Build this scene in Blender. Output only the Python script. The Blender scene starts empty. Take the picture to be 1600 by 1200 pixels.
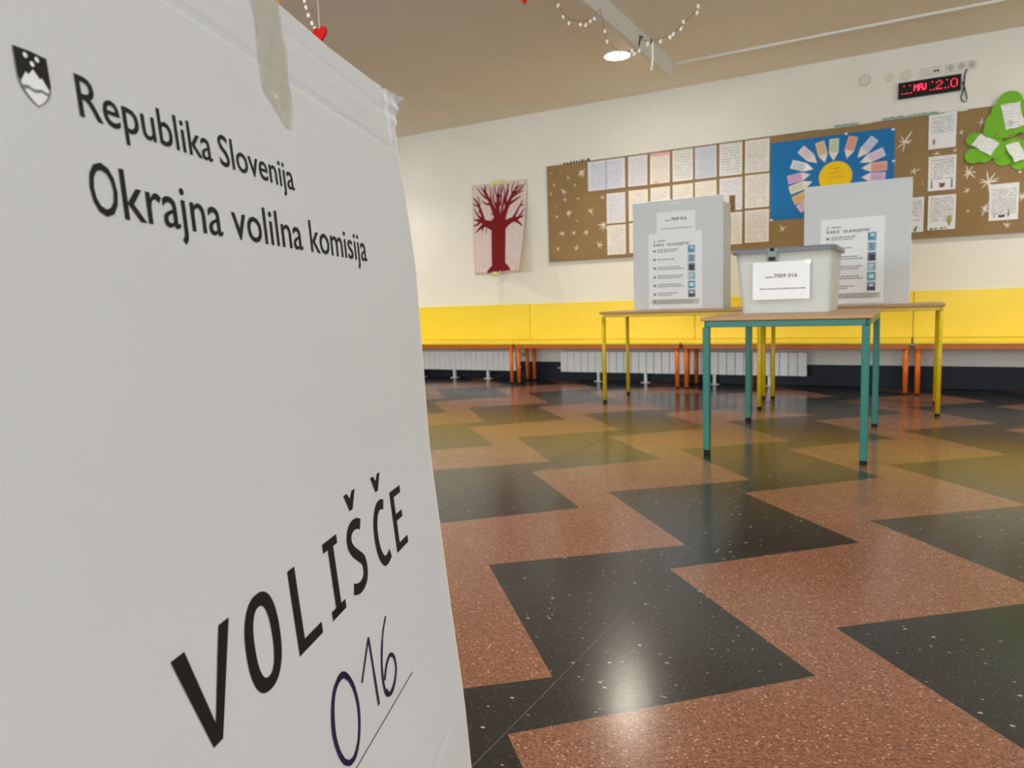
import bpy, bmesh, math, random
from mathutils import Vector, Matrix

random.seed(11)
SC = bpy.context.scene
COL = SC.collection
W = 7.260            # the far wall's plane (y)
CEIL = 2.923
H = 0.885            # eye height
X0, X1, Y0 = -8.2, 4.5, -4.4   # left wall, right wall, wall behind the camera

# ------------------------------------------------------------------ camera
YAW, PITCH, ROLL, F = -0.512089, 0.113852, -0.034560, 1122.1
def cam_axes():
    cy, sy = math.cos(YAW), math.sin(YAW)
    f = Vector((sy, cy, 0)); r = Vector((cy, -sy, 0)); u = Vector((0, 0, 1))
    cp, sp = math.cos(PITCH), math.sin(PITCH)
    f2 = f * cp - u * sp; u2 = u * cp + f * sp
    cr, sr = math.cos(ROLL), math.sin(ROLL)
    return r * cr + u2 * sr, u2 * cr - r * sr, f2
cr_, cu_, cf_ = cam_axes()
cd = bpy.data.cameras.new('camera'); cam = bpy.data.objects.new('camera', cd); COL.objects.link(cam)
cam.matrix_world = Matrix(((cr_.x, cu_.x, -cf_.x, 0), (cr_.y, cu_.y, -cf_.y, 0), (cr_.z, cu_.z, -cf_.z, H), (0, 0, 0, 1)))
cd.sensor_width = 36; cd.lens = F / 1600 * 36; cd.clip_start = 0.02
cd.dof.use_dof = True; cd.dof.focus_distance = 0.75; cd.dof.aperture_fstop = 14
SC.camera = cam

# ------------------------------------------------------------------ world, lights, exposure
SC.view_settings.view_transform = 'Standard'; SC.view_settings.look = 'None'
SC.view_settings.gamma = 1; SC.view_settings.use_curve_mapping = False
SC.view_settings.exposure = 0.0
wd = bpy.data.worlds.new('sky'); SC.world = wd; wd.use_nodes = True
bg = wd.node_tree.nodes['Background']; bg.inputs[0].default_value = (0.80, 0.90, 1.0, 1); bg.inputs[1].default_value = 1.0

def area(name, loc, rot, sx, sy, power, color):
    l = bpy.data.lights.new(name, 'AREA'); l.shape = 'RECTANGLE'; l.size = sx; l.size_y = sy
    l.energy = power; l.color = color
    o = bpy.data.objects.new(name, l); COL.objects.link(o); o.location = loc; o.rotation_euler = rot
    return o
DAY = (0.87, 0.95, 1.0)
WIN_F = [(-5.8, 2.4), (-2.3, 2.4), (1.4, 2.4)]         # windows behind the camera: centre x, width
WIN_R = [(-2.6, 2.0), (0.4, 2.0), (3.4, 2.0)]          # windows in the right wall: centre y, width
WZ0, WZ1 = 0.85, 2.5
for cx, w in WIN_F:
    area('daylight', (cx, Y0 - 0.16, (WZ0 + WZ1) / 2), (math.pi / 2, 0, 0), w, WZ1 - WZ0, 155, DAY)
for cy, w in WIN_R:
    area('daylight', (X1 + 0.16, cy, (WZ0 + WZ1) / 2), (math.pi / 2, 0, math.pi / 2), w, WZ1 - WZ0, 36, DAY)
LAMP_POWER = 16.0
LAMP_COL = (1.0, 0.92, 0.80)

# ------------------------------------------------------------------ materials
def lin(c): return tuple((v / 255 / 12.92) if v / 255 <= .04045 else ((v / 255 + .055) / 1.055) ** 2.4 for v in c)
def mat(name, srgb=None, rough=.5, spec=.5, metal=0, noise=None, bump=None, emit=None, alpha=None, trans=0, coat=0, sheen=0):
    m = bpy.data.materials.new(name); m.use_nodes = True
    nt = m.node_tree; b = nt.nodes['Principled BSDF']
    c = lin(srgb) if srgb else (.8, .8, .8)
    b.inputs['Base Color'].default_value = (*c, 1)
    b.inputs['Roughness'].default_value = rough
    b.inputs['Specular IOR Level'].default_value = spec
    b.inputs['Metallic'].default_value = metal
    b.inputs['Transmission Weight'].default_value = trans
    b.inputs['Coat Weight'].default_value = coat
    if alpha is not None: b.inputs['Alpha'].default_value = alpha
    if emit:
        b.inputs['Emission Color'].default_value = (*emit[0], 1); b.inputs['Emission Strength'].default_value = emit[1]
    tc = nt.nodes.new('ShaderNodeTexCoord')
    if noise:   # (scale, amount, detail, stretch)
        sc, amt = noise[0], noise[1]
        mp = nt.nodes.new('ShaderNodeMapping'); mp.inputs['Scale'].default_value = noise[2] if len(noise) > 2 else (1, 1, 1)
        n = nt.nodes.new('ShaderNodeTexNoise'); n.inputs['Scale'].default_value = sc; n.inputs['Detail'].default_value = 5
        nt.links.new(tc.outputs['Object'], mp.inputs[0]); nt.links.new(mp.outputs[0], n.inputs['Vector'])
        r = nt.nodes.new('ShaderNodeValToRGB')
        r.color_ramp.elements[0].position = .3; r.color_ramp.elements[1].position = .7
        r.color_ramp.elements[0].color = (*[v * (1 - amt) for v in c], 1)
        r.color_ramp.elements[1].color = (*[min(1, v * (1 + amt)) for v in c], 1)
        nt.links.new(n.outputs['Fac'], r.inputs[0]); nt.links.new(r.outputs[0], b.inputs['Base Color'])
    if bump:
        mp = nt.nodes.new('ShaderNodeMapping'); mp.inputs['Scale'].default_value = bump[2] if len(bump) > 2 else (1, 1, 1)
        n = nt.nodes.new('ShaderNodeTexNoise'); n.inputs['Scale'].default_value = bump[0]; n.inputs['Detail'].default_value = 3
        bp = nt.nodes.new('ShaderNodeBump'); bp.inputs['Strength'].default_value = bump[1]; bp.inputs['Distance'].default_value = .002
        nt.links.new(tc.outputs['Object'], mp.inputs[0]); nt.links.new(mp.outputs[0], n.inputs['Vector'])
        nt.links.new(n.outputs['Fac'], bp.inputs['Height']); nt.links.new(bp.outputs[0], b.inputs['Normal'])
    return m

M = {}
M['wall'] = mat('wall_paint', (238, 235, 226), .75, .3, noise=(1.6, .03), bump=(60, .05))
M['ceiling'] = mat('ceiling_paint', (236, 231, 222), .85, .2, noise=(1.2, .02))
M['beam'] = mat('beam_paint', (232, 232, 226), .6, .3)
M['yellow'] = mat('yellow_laminate', (252, 222, 58), .38, .5, noise=(3, .03))
M['orange'] = mat('orange_steel', (228, 112, 26), .35, .5)
M['teal'] = mat('teal_steel', (22, 112, 100), .35, .5)
M['leg_yellow'] = mat('yellow_steel', (226, 190, 14), .35, .5, noise=(40, .08))
M['rubber'] = mat('black_rubber', (24, 24, 24), .6, .3)
M['table_wood'] = mat('beech_laminate', (184, 142, 92), .4, .5, noise=(9, .12, (1, 14, 14)))
M['radiator'] = mat('radiator_enamel', (246, 246, 246), .25, .6)
M['black_base'] = mat('black_terrazzo', (18, 24, 34), .5, .3, noise=(35, .5))
M['board'] = mat('brown_paper', (152, 124, 84), .8, .25, noise=(4, .06), bump=(3, .35, (1, 1, 3)))
M['frame'] = mat('board_edge', (140, 120, 92), .6)
M['white_paper'] = mat('white_paper', (250, 251, 254), .7, .25)
M['chalk'] = mat('white_paint_marks', (238, 230, 216), .8, .2)
M['blue'] = mat('blue_card', (20, 116, 180), .65, .3)
M['sun'] = mat('yellow_card', (248, 202, 20), .7, .3)
M['ink'] = mat('black_ink', (26, 24, 23), .6, .3)
M['ink_text'] = mat('grey_print', (130, 134, 140), .7, .3)
M['pen'] = mat('blue_pen', (22, 20, 66), .5, .4)
M['grey_ink'] = mat('grey_ink', (130, 132, 134), .6, .3)
M['sign'] = mat('white_cardboard', (219, 220, 222), .55, .35, noise=(9, .012), bump=(380, .10, (1, 1, .6)))
M['sign_edge'] = mat('cut_cardboard_edge', (250, 236, 220), .7, .3)
M['wood'] = mat('pine', (190, 140, 78), .6, .4, noise=(12, .2, (8, 8, 1)))
M['red_paint'] = mat('dark_red_paint', (126, 14, 22), .7, .25)
M['pink_paper'] = mat('pinkish_paper', (226, 208, 206), .75, .25, noise=(14, .1, (3, 1, 1)))
M['masking'] = mat('masking_tape', (238, 222, 150), .6, .3)
M['green'] = mat('green_card', (118, 186, 44), .7, .3)
M['booth'] = mat('booth_board', (220, 224, 224), .6, .35)
M['kraft'] = mat('kraft_board', (150, 118, 76), .75, .3)
M['lid'] = mat('grey_plastic', (122, 128, 134), .35, .5)
M['clock'] = mat('black_acrylic', (10, 10, 11), .2, .5)
M['led'] = mat('red_led', (255, 40, 70), .5, .5, emit=((1.0, .03, .085), 2.2))
M['socket'] = mat('socket_plastic', (224, 221, 212), .3, .5)
M['cover'] = mat('cover_plastic', (224, 220, 200), .5, .4)
M['cover_grey'] = mat('old_cover_plastic', (204, 198, 188), .5, .4)
M['cover_pale'] = mat('cover_cap_plastic', (222, 216, 206), .5, .4)
M['hole'] = mat('socket_hole', (70, 66, 62), .6)
M['cable'] = mat('black_cable', (40, 40, 42), .45)
M['bulb'] = mat('bulb_plastic', (240, 236, 226), .25, .5, emit=((1, .95, .86), .12))
M['wire'] = mat('thin_wire', (130, 120, 100), .5)
M['ribbon'] = mat('white_ribbon', (240, 232, 220), .6)
M['felt'] = mat('red_felt', (196, 24, 22), .8, .2)
M['lamp'] = mat('lamp_diffuser', (255, 250, 240), .5, .5, emit=((1, .92, .76), 110))
M['steel'] = mat('chrome', (200, 200, 200), .25, metal=1)
M['remnant'] = mat('torn_paper', (226, 226, 214), .8, .2)
M['remnant_green'] = mat('green_torn_paper', (150, 176, 158), .8, .2)
M['black_paper'] = mat('black_paper', (40, 32, 28), .8, .2)
M['frame_white'] = mat('window_frame_paint', (235, 235, 232), .4)
PASTEL = {}
def pastel(c):
    if c not in PASTEL: PASTEL[c] = mat('crayon_paper', c, .75, .25, noise=(30, .05))
    return PASTEL[c]

def glass_mat(name, tint, mixf, rough=.05):
    m = bpy.data.materials.new(name); m.use_nodes = True; nt = m.node_tree
    out = nt.nodes['Material Output']; nt.nodes.remove(nt.nodes['Principled BSDF'])
    t = nt.nodes.new('ShaderNodeBsdfTransparent'); g = nt.nodes.new('ShaderNodeBsdfGlossy'); g.inputs['Roughness'].default_value = rough
    t.inputs[0].default_value = (*tint, 1)
    mx = nt.nodes.new('ShaderNodeMixShader'); mx.inputs[0].default_value = mixf
    nt.links.new(t.outputs[0], mx.inputs[1]); nt.links.new(g.outputs[0], mx.inputs[2]); nt.links.new(mx.outputs[0], out.inputs[0])
    return m
M['pane'] = glass_mat('window_glass', (.97, .98, .98), .06)
def milky(name, srgb, amount, rough=.35, tint=(.93, .96, .95)):
    """translucent plastic: part see-through, part milky surface"""
    m = bpy.data.materials.new(name); m.use_nodes = True; nt = m.node_tree
    out = nt.nodes['Material Output']; b = nt.nodes['Principled BSDF']
    b.inputs['Base Color'].default_value = (*lin(srgb), 1); b.inputs['Roughness'].default_value = rough
    t = nt.nodes.new('ShaderNodeBsdfTransparent'); t.inputs[0].default_value = (*tint, 1)
    mx = nt.nodes.new('ShaderNodeMixShader'); mx.inputs[0].default_value = amount
    nt.links.new(t.outputs[0], mx.inputs[1]); nt.links.new(b.outputs[0], mx.inputs[2]); nt.links.new(mx.outputs[0], out.inputs[0])
    return m
M['box_plastic'] = milky('milky_plastic', (230, 232, 226), .76)
M['clear_tape'] = milky('clear_tape', (214, 208, 190), .40, .10, (.95, .94, .90))
M['tape_glint'] = milky('tape_painted_glint', (250, 250, 250), .88, .15)  # tape bits; their glint is put into the near-opaque white colour

def paper_mat(name, base, ink, rows, amount=.75, margin=.08, seed=0.0, fill=(.05, .95)):
    """a sheet filled with rows of handwriting"""
    m = bpy.data.materials.new(name); m.use_nodes = True; nt = m.node_tree; L = nt.links.new
    b = nt.nodes['Principled BSDF']; b.inputs['Roughness'].default_value = .75; b.inputs['Specular IOR Level'].default_value = .25
    tc = nt.nodes.new('ShaderNodeTexCoord'); sx = nt.nodes.new('ShaderNodeSeparateXYZ'); L(tc.outputs['Generated'], sx.inputs[0])
    def math_(op, a, b_=None, c=None):
        n = nt.nodes.new('ShaderNodeMath'); n.operation = op
        for i, v in enumerate((a, b_, c)):
            if v is None: continue
            if hasattr(v, 'links'): L(v, n.inputs[i])
            else: n.inputs[i].default_value = v
        return n.outputs[0]
    wob = nt.nodes.new('ShaderNodeTexNoise'); wob.inputs['Scale'].default_value = 4; wob.noise_dimensions = '3D'
    off = nt.nodes.new('ShaderNodeMapping'); off.inputs['Location'].default_value = (seed, seed * 1.7, seed * .3); L(tc.outputs['Generated'], off.inputs[0]); L(off.outputs[0], wob.inputs['Vector'])
    z = math_('ADD', sx.outputs['Z'], math_('MULTIPLY', wob.outputs['Fac'], .5 / rows))
    zr = math_('MULTIPLY', z, float(rows)); fr = math_('FRACT', zr); row = math_('FLOOR', zr)
    band = math_('MULTIPLY', math_('GREATER_THAN', fr, .28), math_('LESS_THAN', fr, .72))
    cmb = nt.nodes.new('ShaderNodeCombineXYZ'); L(math_('MULTIPLY', sx.outputs['X'], 46.0), cmb.inputs[0]); L(math_('ADD', math_('MULTIPLY', row, 7.3), seed), cmb.inputs[1]); L(math_('MULTIPLY', fr, 2.2), cmb.inputs[2])
    n = nt.nodes.new('ShaderNodeTexNoise'); n.inputs['Scale'].default_value = 1; n.inputs['Detail'].default_value = 2; L(cmb.outputs[0], n.inputs['Vector'])
    wr = math_('GREATER_THAN', n.outputs['Fac'], .47)
    cmb2 = nt.nodes.new('ShaderNodeCombineXYZ'); L(math_('MULTIPLY', sx.outputs['X'], 9.0), cmb2.inputs[0]); L(math_('ADD', math_('MULTIPLY', row, 3.1), seed), cmb2.inputs[1])
    n2 = nt.nodes.new('ShaderNodeTexNoise'); n2.inputs['Scale'].default_value = 1; L(cmb2.outputs[0], n2.inputs['Vector'])
    word = math_('GREATER_THAN', n2.outputs['Fac'], .40)
    mg = math_('MULTIPLY', math_('GREATER_THAN', sx.outputs['X'], margin), math_('LESS_THAN', sx.outputs['X'], 1 - margin))
    mz = math_('MULTIPLY', math_('GREATER_THAN', sx.outputs['Z'], fill[0]), math_('LESS_THAN', sx.outputs['Z'], fill[1]))
    fac = math_('MULTIPLY', math_('MULTIPLY', math_('MULTIPLY', band, wr), math_('MULTIPLY', mg, mz)), math_('MULTIPLY', word, amount))
    mx = nt.nodes.new('ShaderNodeMix'); mx.data_type = 'RGBA'
    L(fac, mx.inputs['Factor']); mx.inputs['A'].default_value = (*lin(base), 1); mx.inputs['B'].default_value = (*lin(ink), 1)
    L(mx.outputs['Result'], b.inputs['Base Color'])
    return m

def terrazzo(name, cols, rough, chip_scale, thr, chip_cols):
    m = bpy.data.materials.new(name); m.use_nodes = True; nt = m.node_tree; L = nt.links.new
    b = nt.nodes['Principled BSDF']; b.inputs['Specular IOR Level'].default_value = .5
    tc = nt.nodes.new('ShaderNodeTexCoord')
    big = nt.nodes.new('ShaderNodeTexNoise'); big.inputs['Scale'].default_value = 2.2; big.inputs['Detail'].default_value = 4; L(tc.outputs['Object'], big.inputs['Vector'])
    r0 = nt.nodes.new('ShaderNodeValToRGB'); r0.color_ramp.elements[0].position = .3; r0.color_ramp.elements[1].position = .7
    r0.color_ramp.elements[0].color = (*lin(cols[0]), 1); r0.color_ramp.elements[1].color = (*lin(cols[1]), 1); L(big.outputs['Fac'], r0.inputs[0])
    cur = r0.outputs[0]
    for i, (sc, t, colr, rad) in enumerate(chip_cols):
        mp = nt.nodes.new('ShaderNodeMapping'); mp.inputs['Location'].default_value = (i * 3.1, i * 1.7, 0); mp.inputs['Rotation'].default_value = (0, 0, i * .9); mp.inputs['Scale'].default_value = (1, 1.7, 1)
        L(tc.outputs['Object'], mp.inputs[0])
        v = nt.nodes.new('ShaderNodeTexVoronoi'); v.voronoi_dimensions = '2D'; v.inputs['Scale'].default_value = sc; L(mp.outputs[0], v.inputs['Vector'])
        sp = nt.nodes.new('ShaderNodeSeparateColor'); L(v.outputs['Color'], sp.inputs[0])
        g = nt.nodes.new('ShaderNodeMath'); g.operation = 'GREATER_THAN'; g.inputs[1].default_value = t; L(sp.outputs[0], g.inputs[0])
        d = nt.nodes.new('ShaderNodeMath'); d.operation = 'LESS_THAN'; d.inputs[1].default_value = rad; L(v.outputs['Distance'], d.inputs[0])
        f = nt.nodes.new('ShaderNodeMath'); f.operation = 'MULTIPLY'; L(g.outputs[0], f.inputs[0]); L(d.outputs[0], f.inputs[1])
        mx = nt.nodes.new('ShaderNodeMix'); mx.data_type = 'RGBA'; L(f.outputs[0], mx.inputs['Factor']); L(cur, mx.inputs['A']); mx.inputs['B'].default_value = (*lin(colr), 1)
        cur = mx.outputs['Result']
    L(cur, b.inputs['Base Color'])
    rn = nt.nodes.new('ShaderNodeTexNoise'); rn.inputs['Scale'].default_value = 5; rn.inputs['Detail'].default_value = 6; L(tc.outputs['Object'], rn.inputs['Vector'])
    mr = nt.nodes.new('ShaderNodeMapRange'); mr.inputs['To Min'].default_value = rough - .035; mr.inputs['To Max'].default_value = rough + .035; L(rn.outputs['Fac'], mr.inputs['Value']); L(mr.outputs[0], b.inputs['Roughness'])
    bn = nt.nodes.new('ShaderNodeTexNoise'); bn.inputs['Scale'].default_value = 45; bn.inputs['Detail'].default_value = 2; L(tc.outputs['Object'], bn.inputs['Vector'])
    bp = nt.nodes.new('ShaderNodeBump'); bp.inputs['Strength'].default_value = .05; bp.inputs['Distance'].default_value = .002; L(bn.outputs['Fac'], bp.inputs['Height']); L(bp.outputs[0], b.inputs['Normal'])
    return m
M['floor_black'] = terrazzo('black_linoleum', ((35, 34, 34), (44, 43, 42)), .20, 0, 0, [(170, .93, (66, 64, 60), .45), (30, .975, (170, 164, 150), .15), (80, .990, (140, 132, 118), .30)])
M['floor_red'] = terrazzo('terracotta_terrazzo', ((130, 87, 66), (142, 98, 75)), .20, 0, 0, [(190, .55, (112, 72, 55), .6), (150, .70, (162, 118, 94), .36), (95, .93, (196, 160, 138), .28), (110, .95, (84, 54, 44), .30)])
M['floor_seam'] = mat('floor_joint', (80, 77, 72), .4)

# ------------------------------------------------------------------ mesh helpers
def new_obj(name, bm, m, parent=None, origin=None, smooth=False, bevel=0):
    if parent is not None and origin is None: origin = Vector(parent['_o'])
    if origin is not None: bmesh.ops.translate(bm, verts=bm.verts, vec=-Vector(origin))
    bmesh.ops.recalc_face_normals(bm, faces=bm.faces)
    me = bpy.data.meshes.new(name); bm.to_mesh(me); bm.free()
    for mm in (m if isinstance(m, (list, tuple)) else [m]): me.materials.append(mm)
    if smooth:
        for p in me.polygons: p.use_smooth = True
    o = bpy.data.objects.new(name, me); COL.objects.link(o)
    if parent is not None: o.parent = parent
    elif origin is not None: o.location = origin
    if bevel:
        b = o.modifiers.new('bevel', 'BEVEL'); b.width = bevel; b.segments = 2; b.limit_method = 'ANGLE'
    return o
def tag(o, label, cat, group=None):
    o['label'] = label; o['category'] = cat
    if group: o['group'] = group
    return o
def thing(name, label, cat, loc=(0, 0, 0), group=None):
    o = bpy.data.objects.new(name, None); COL.objects.link(o); o.location = loc; o['_o'] = tuple(loc)
    o.empty_display_size = .1
    return tag(o, label, cat, group)
def struct(name, bm, m, **k):
    o = new_obj(name, bm, m, **k)
    if o.parent is None: o['kind'] = 'structure'
    return o
def box(bm, x0, x1, y0, y1, z0, z1, mi=0):
    v = [bm.verts.new(p) for p in ((x0, y0, z0), (x1, y0, z0), (x1, y1, z0), (x0, y1, z0), (x0, y0, z1), (x1, y0, z1), (x1, y1, z1), (x0, y1, z1))]
    for f in ((0, 3, 2, 1), (4, 5, 6, 7), (0, 1, 5, 4), (1, 2, 6, 5), (2, 3, 7, 6), (3, 0, 4, 7)):
        fc = bm.faces.new([v[i] for i in f]); fc.material_index = mi
    return v
def bx(*a):
    bm = bmesh.new(); box(bm, *a); return bm
def tube(bm, pts, r, n=10, r2=None, caps=True):
    pts = [Vector(p) for p in pts]; rings = []
    for i, p in enumerate(pts):
        t = (pts[min(i + 1, len(pts) - 1)] - pts[max(i - 1, 0)]).normalized()
        a = Vector((0, 0, 1)) if abs(t.z) < .9 else Vector((1, 0, 0))
        u = t.cross(a).normalized(); v = t.cross(u)
        rr = r if r2 is None else r + (r2 - r) * i / (len(pts) - 1)
        rings.append([bm.verts.new(p + (u * math.cos(2 * math.pi * k / n) + v * math.sin(2 * math.pi * k / n)) * rr) for k in range(n)])
    for a, b in zip(rings, rings[1:]):
        for k in range(n): bm.faces.new((a[k], a[(k + 1) % n], b[(k + 1) % n], b[k]))
    if caps: bm.faces.new(rings[0][::-1]); bm.faces.new(rings[-1])
def disc(bm, c, r, axis, depth, n=28):
    """solid short cylinder, axis 'y' (towards -y) or 'z' (downwards)"""
    c = Vector(c); d = Vector((0, -depth, 0)) if axis == 'y' else Vector((0, 0, -depth))
    tube(bm, [c, c + d], r, n)
def prism(bm, pts, y0, y1):
    """outline of (x, z) points extruded along y"""
    a = [bm.verts.new((x, y0, z)) for x, z in pts]; b = [bm.verts.new((x, y1, z)) for x, z in pts]
    n = len(pts)
    bm.faces.new(a); bm.faces.new(b[::-1])
    for i in range(n): bm.faces.new((a[i], b[i], b[(i + 1) % n], a[(i + 1) % n]))
def offset_line(pts, ws):
    pts = [Vector(p) for p in pts]; n = len(pts); L_, R_ = [], []
    for i in range(n):
        a = (pts[i] - pts[i - 1]).normalized() if i else (pts[1] - pts[0]).normalized()
        b = (pts[i + 1] - pts[i]).normalized() if i < n - 1 else a
        t = (a + b); t = t.normalized() if t.length > 1e-6 else a
        nn = Vector((-t.y, t.x)); k = 1 / max(.45, nn.dot(Vector((-a.y, a.x))))
        w = (ws[i] if isinstance(ws, (list, tuple)) else ws) * .5 * k
        L_.append(pts[i] + nn * w); R_.append(pts[i] - nn * w)
    return L_, R_
def stroke(bm, pts, ws, fn):
    """flat ribbon following 2D points; fn maps (a, b) to 3D"""
    l, r = offset_line(pts, ws)
    lv = [bm.verts.new(fn(p.x, p.y)) for p in l]; rv = [bm.verts.new(fn(p.x, p.y)) for p in r]
    for i in range(len(lv) - 1): bm.faces.new((lv[i], lv[i + 1], rv[i + 1], rv[i]))
def dense(pts, step):
    out = [Vector(pts[0])]
    for a, b in zip(pts, pts[1:]):
        a, b = Vector(a), Vector(b); k = max(1, int((b - a).length / step))
        out += [a + (b - a) * (i / k) for i in range(1, k + 1)]
    return out
def spline(pts, k=8):
    """Catmull-Rom through 2D points"""
    P = [Vector(p) for p in pts]; P = [P[0] * 2 - P[1]] + P + [P[-1] * 2 - P[-2]]; out = []
    for i in range(1, len(P) - 2):
        for j in range(k):
            t = j / k; a, b, c, d = P[i - 1], P[i], P[i + 1], P[i + 2]
            out.append(.5 * ((2 * b) + (c - a) * t + (2 * a - 5 * b + 4 * c - d) * t * t + (3 * b - a - 3 * c + d) * t ** 3))
    return out + [P[-2]]
_dg = None
def text_bm(txt, fn, s0, s1, t0, cap, bold=0.0, gap=1.0):
    """lettering: ink runs s0..s1, baseline t0, capital height cap; fn maps (s, t) to 3D"""
    c = bpy.data.curves.new('lettering', 'FONT'); c.body = txt; c.offset = bold; c.resolution_u = 3; c.space_character = gap
    o = bpy.data.objects.new('lettering', c); COL.objects.link(o)
    me = bpy.data.meshes.new_from_object(o.evaluated_get(bpy.context.evaluated_depsgraph_get()))
    bpy.data.objects.remove(o); bpy.data.curves.remove(c)
    xs = [v.co.x for v in me.vertices]; a, b = min(xs), max(xs)
    bm = bmesh.new(); bm.from_mesh(me); bpy.data.meshes.remove(me)
    for v in bm.verts:
        v.co = fn(s0 + (v.co.x - a) / (b - a) * (s1 - s0), t0 + v.co.y / .729 * cap)
    return bm
def join(bm, other):
    me = bpy.data.meshes.new('tmp'); other.to_mesh(me); other.free(); bm.from_mesh(me); bpy.data.meshes.remove(me)

# ------------------------------------------------------------------ the room
# floor: staggered black and terracotta zigzag bands
bm = bmesh.new()
O = Vector((-1.243, 2.005)); A = Vector((1.082, -.018)); B = Vector((.032, 1.020))
def bands():
    K = range(-9, 9)
    for j in range(-8, 7):
        left, right, nxt = [], [], []
        for k in K:
            l = O + A * j + B * k; n = l + Vector((.517, -.566)); r = l + Vector((1.064, -.300)); m = r + Vector((-.531, -.511))
            left += [n, l]; right += [m, r]; nxt += [n + A, l + A]
        yield left, right, 0
        yield right, nxt, 1
for lft, rgt, mi in bands():
    # ladder of quads between two zigzags sharing the same rhythm
    lv = [bm.verts.new((p.x, p.y, 0)) for p in lft]; rv = [bm.verts.new((p.x, p.y, 0)) for p in rgt]
    f = bm.faces.new(lv + rv[::-1]); f.material_index = mi
bmesh.ops.triangulate(bm, faces=bm.faces)
for co, no in (((X0, 0, 0), (-1, 0, 0)), ((X1, 0, 0), (1, 0, 0)), ((0, Y0, 0), (0, -1, 0)), ((0, W, 0), (0, 1, 0))):
    bmesh.ops.bisect_plane(bm, geom=bm.verts[:] + bm.edges[:] + bm.faces[:], plane_co=co, plane_no=no, clear_outer=True)
for f in bm.faces:
    if f.normal.z < 0: f.normal_flip()
# thin joints between the sheets
for j in (-3, -2, -1, 0):
    p = Vector((-.716, 1.2)) + A * j; d = B.normalized()
    for a, b in ((-5.5, 5.9),):
        q0, q1 = p + d * a, p + d * b; s = Vector((d.y, -d.x)) * .0014
        v = [bm.verts.new((q.x, q.y, .0006)) for q in (q0 - s, q0 + s, q1 + s, q1 - s)]
        f = bm.faces.new(v); f.material_index = 2
        if f.normal.z < 0: f.normal_flip()
me = bpy.data.meshes.new('floor'); bm.to_mesh(me); bm.free()
for k in ('floor_black', 'floor_red', 'floor_seam'): me.materials.append(M[k])
fl = bpy.data.objects.new('floor', me); COL.objects.link(fl); fl['kind'] = 'structure'

struct('ceiling', bx(X0 - .2, X1 + .2, Y0 - .2, W + .2, CEIL, CEIL + .2), M['ceiling'])
struct('wall_back', bx(X0 - .2, X1 + .2, W, W + .2, -.1, CEIL), M['wall'])
struct('wall_left', bx(X0 - .2, X0, Y0 - .2, W, -.1, CEIL), M['wall'])
def wall_with_windows(name, n0, wins, along, at, lo, hi, out):
    bm = bmesh.new(); a, b = sorted((at, at + out))
    def seg(u0, u1, z0, z1):
        if along == 'x': box(bm, u0, u1, a, b, z0, z1)
        else: box(bm, a, b, u0, u1, z0, z1)
    cur = lo
    for c, w in wins:
        seg(cur, c - w / 2, -.1, CEIL); seg(c - w / 2, c + w / 2, -.1, WZ0); seg(c - w / 2, c + w / 2, WZ1, CEIL); cur = c + w / 2
    seg(cur, hi, -.1, CEIL)
    struct(name, bm, M['wall'])
    for i, (c, w) in enumerate(wins):
        bm = bmesh.new(); t = .05; m_ = at + out * .5
        def bar(u0, u1, z0, z1, d=.03):
            if along == 'x': box(bm, u0, u1, m_ - d, m_ + d, z0, z1)
            else: box(bm, m_ - d, m_ + d, u0, u1, z0, z1)
        u0, u1 = c - w / 2, c + w / 2
        bar(u0, u1, WZ0, WZ0 + t); bar(u0, u1, WZ1 - t, WZ1); bar(u0, u0 + t, WZ0 + t, WZ1 - t); bar(u1 - t, u1, WZ0 + t, WZ1 - t); bar(c - t / 2, c + t / 2, WZ0 + t, WZ1 - t)
        fr = struct('window_%d' % (n0 + i), bm, M['frame_white'])
        g = bmesh.new()
        if along == 'x': box(g, u0 + t, u1 - t, m_ - .004, m_ + .004, WZ0 + t, WZ1 - t)
        else: box(g, m_ - .004, m_ + .004, u0 + t, u1 - t, WZ0 + t, WZ1 - t)
        p = new_obj('pane', g, M['pane'], origin=(0, 0, 0)); p.parent = fr
wall_with_windows('wall_front', 1, WIN_F, 'x', Y0, X0 - .2, X1 + .2, -.2)
wall_with_windows('wall_right', 4, WIN_R, 'y', X1, Y0, W, .2)
struct('baseboard_back', bx(X0, X1, W - .018, W, 0, .20), M['black_base'], bevel=.004)
# beam under the ceiling, and the cable trunking that starts at its end
struct('trim_1', bx(-1.945, -1.892, Y0, 6.39, CEIL - .145, CEIL), M['beam'])
struct('trim_2', bx(-1.892, X1, 6.485, 6.515, CEIL - .018, CEIL), M['beam'])

# ------------------------------------------------------------------ ceiling lights
def downlight(x, y, label, group=None):
    t = thing('ceiling_light', label, 'ceiling light', (x, y, CEIL), group)
    bm = bmesh.new(); rr = [[bm.verts.new((x + r * math.cos(6.28318 * k / 40), y + r * math.sin(6.28318 * k / 40), CEIL - d)) for k in range(40)] for r, d in ((.118, .0005), (.113, .011), (.104, .011), (.102, .0005))]
    for a, b in zip(rr, rr[1:] + rr[:1]):
        for k in range(40): bm.faces.new((a[k], a[(k + 1) % 40], b[(k + 1) % 40], b[k]))
    new_obj('trim_ring', bm, M['socket'], t)
    bm = bmesh.new(); disc(bm, (x, y, CEIL - .0006), .1005, 'z', .006, 40); new_obj('diffuser', bm, M['lamp'], t)
    l = bpy.data.lights.new('lamp_light', 'AREA'); l.shape = 'DISK'; l.size = .19; l.energy = LAMP_POWER; l.color = LAMP_COL; l.spread = math.radians(125)
    o = bpy.data.objects.new('lamp_light', l); COL.objects.link(o); o.location = (x, y, CEIL - .02)
downlight(-2.245, 6.0, 'round lit ceiling light beside the white beam')
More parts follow.
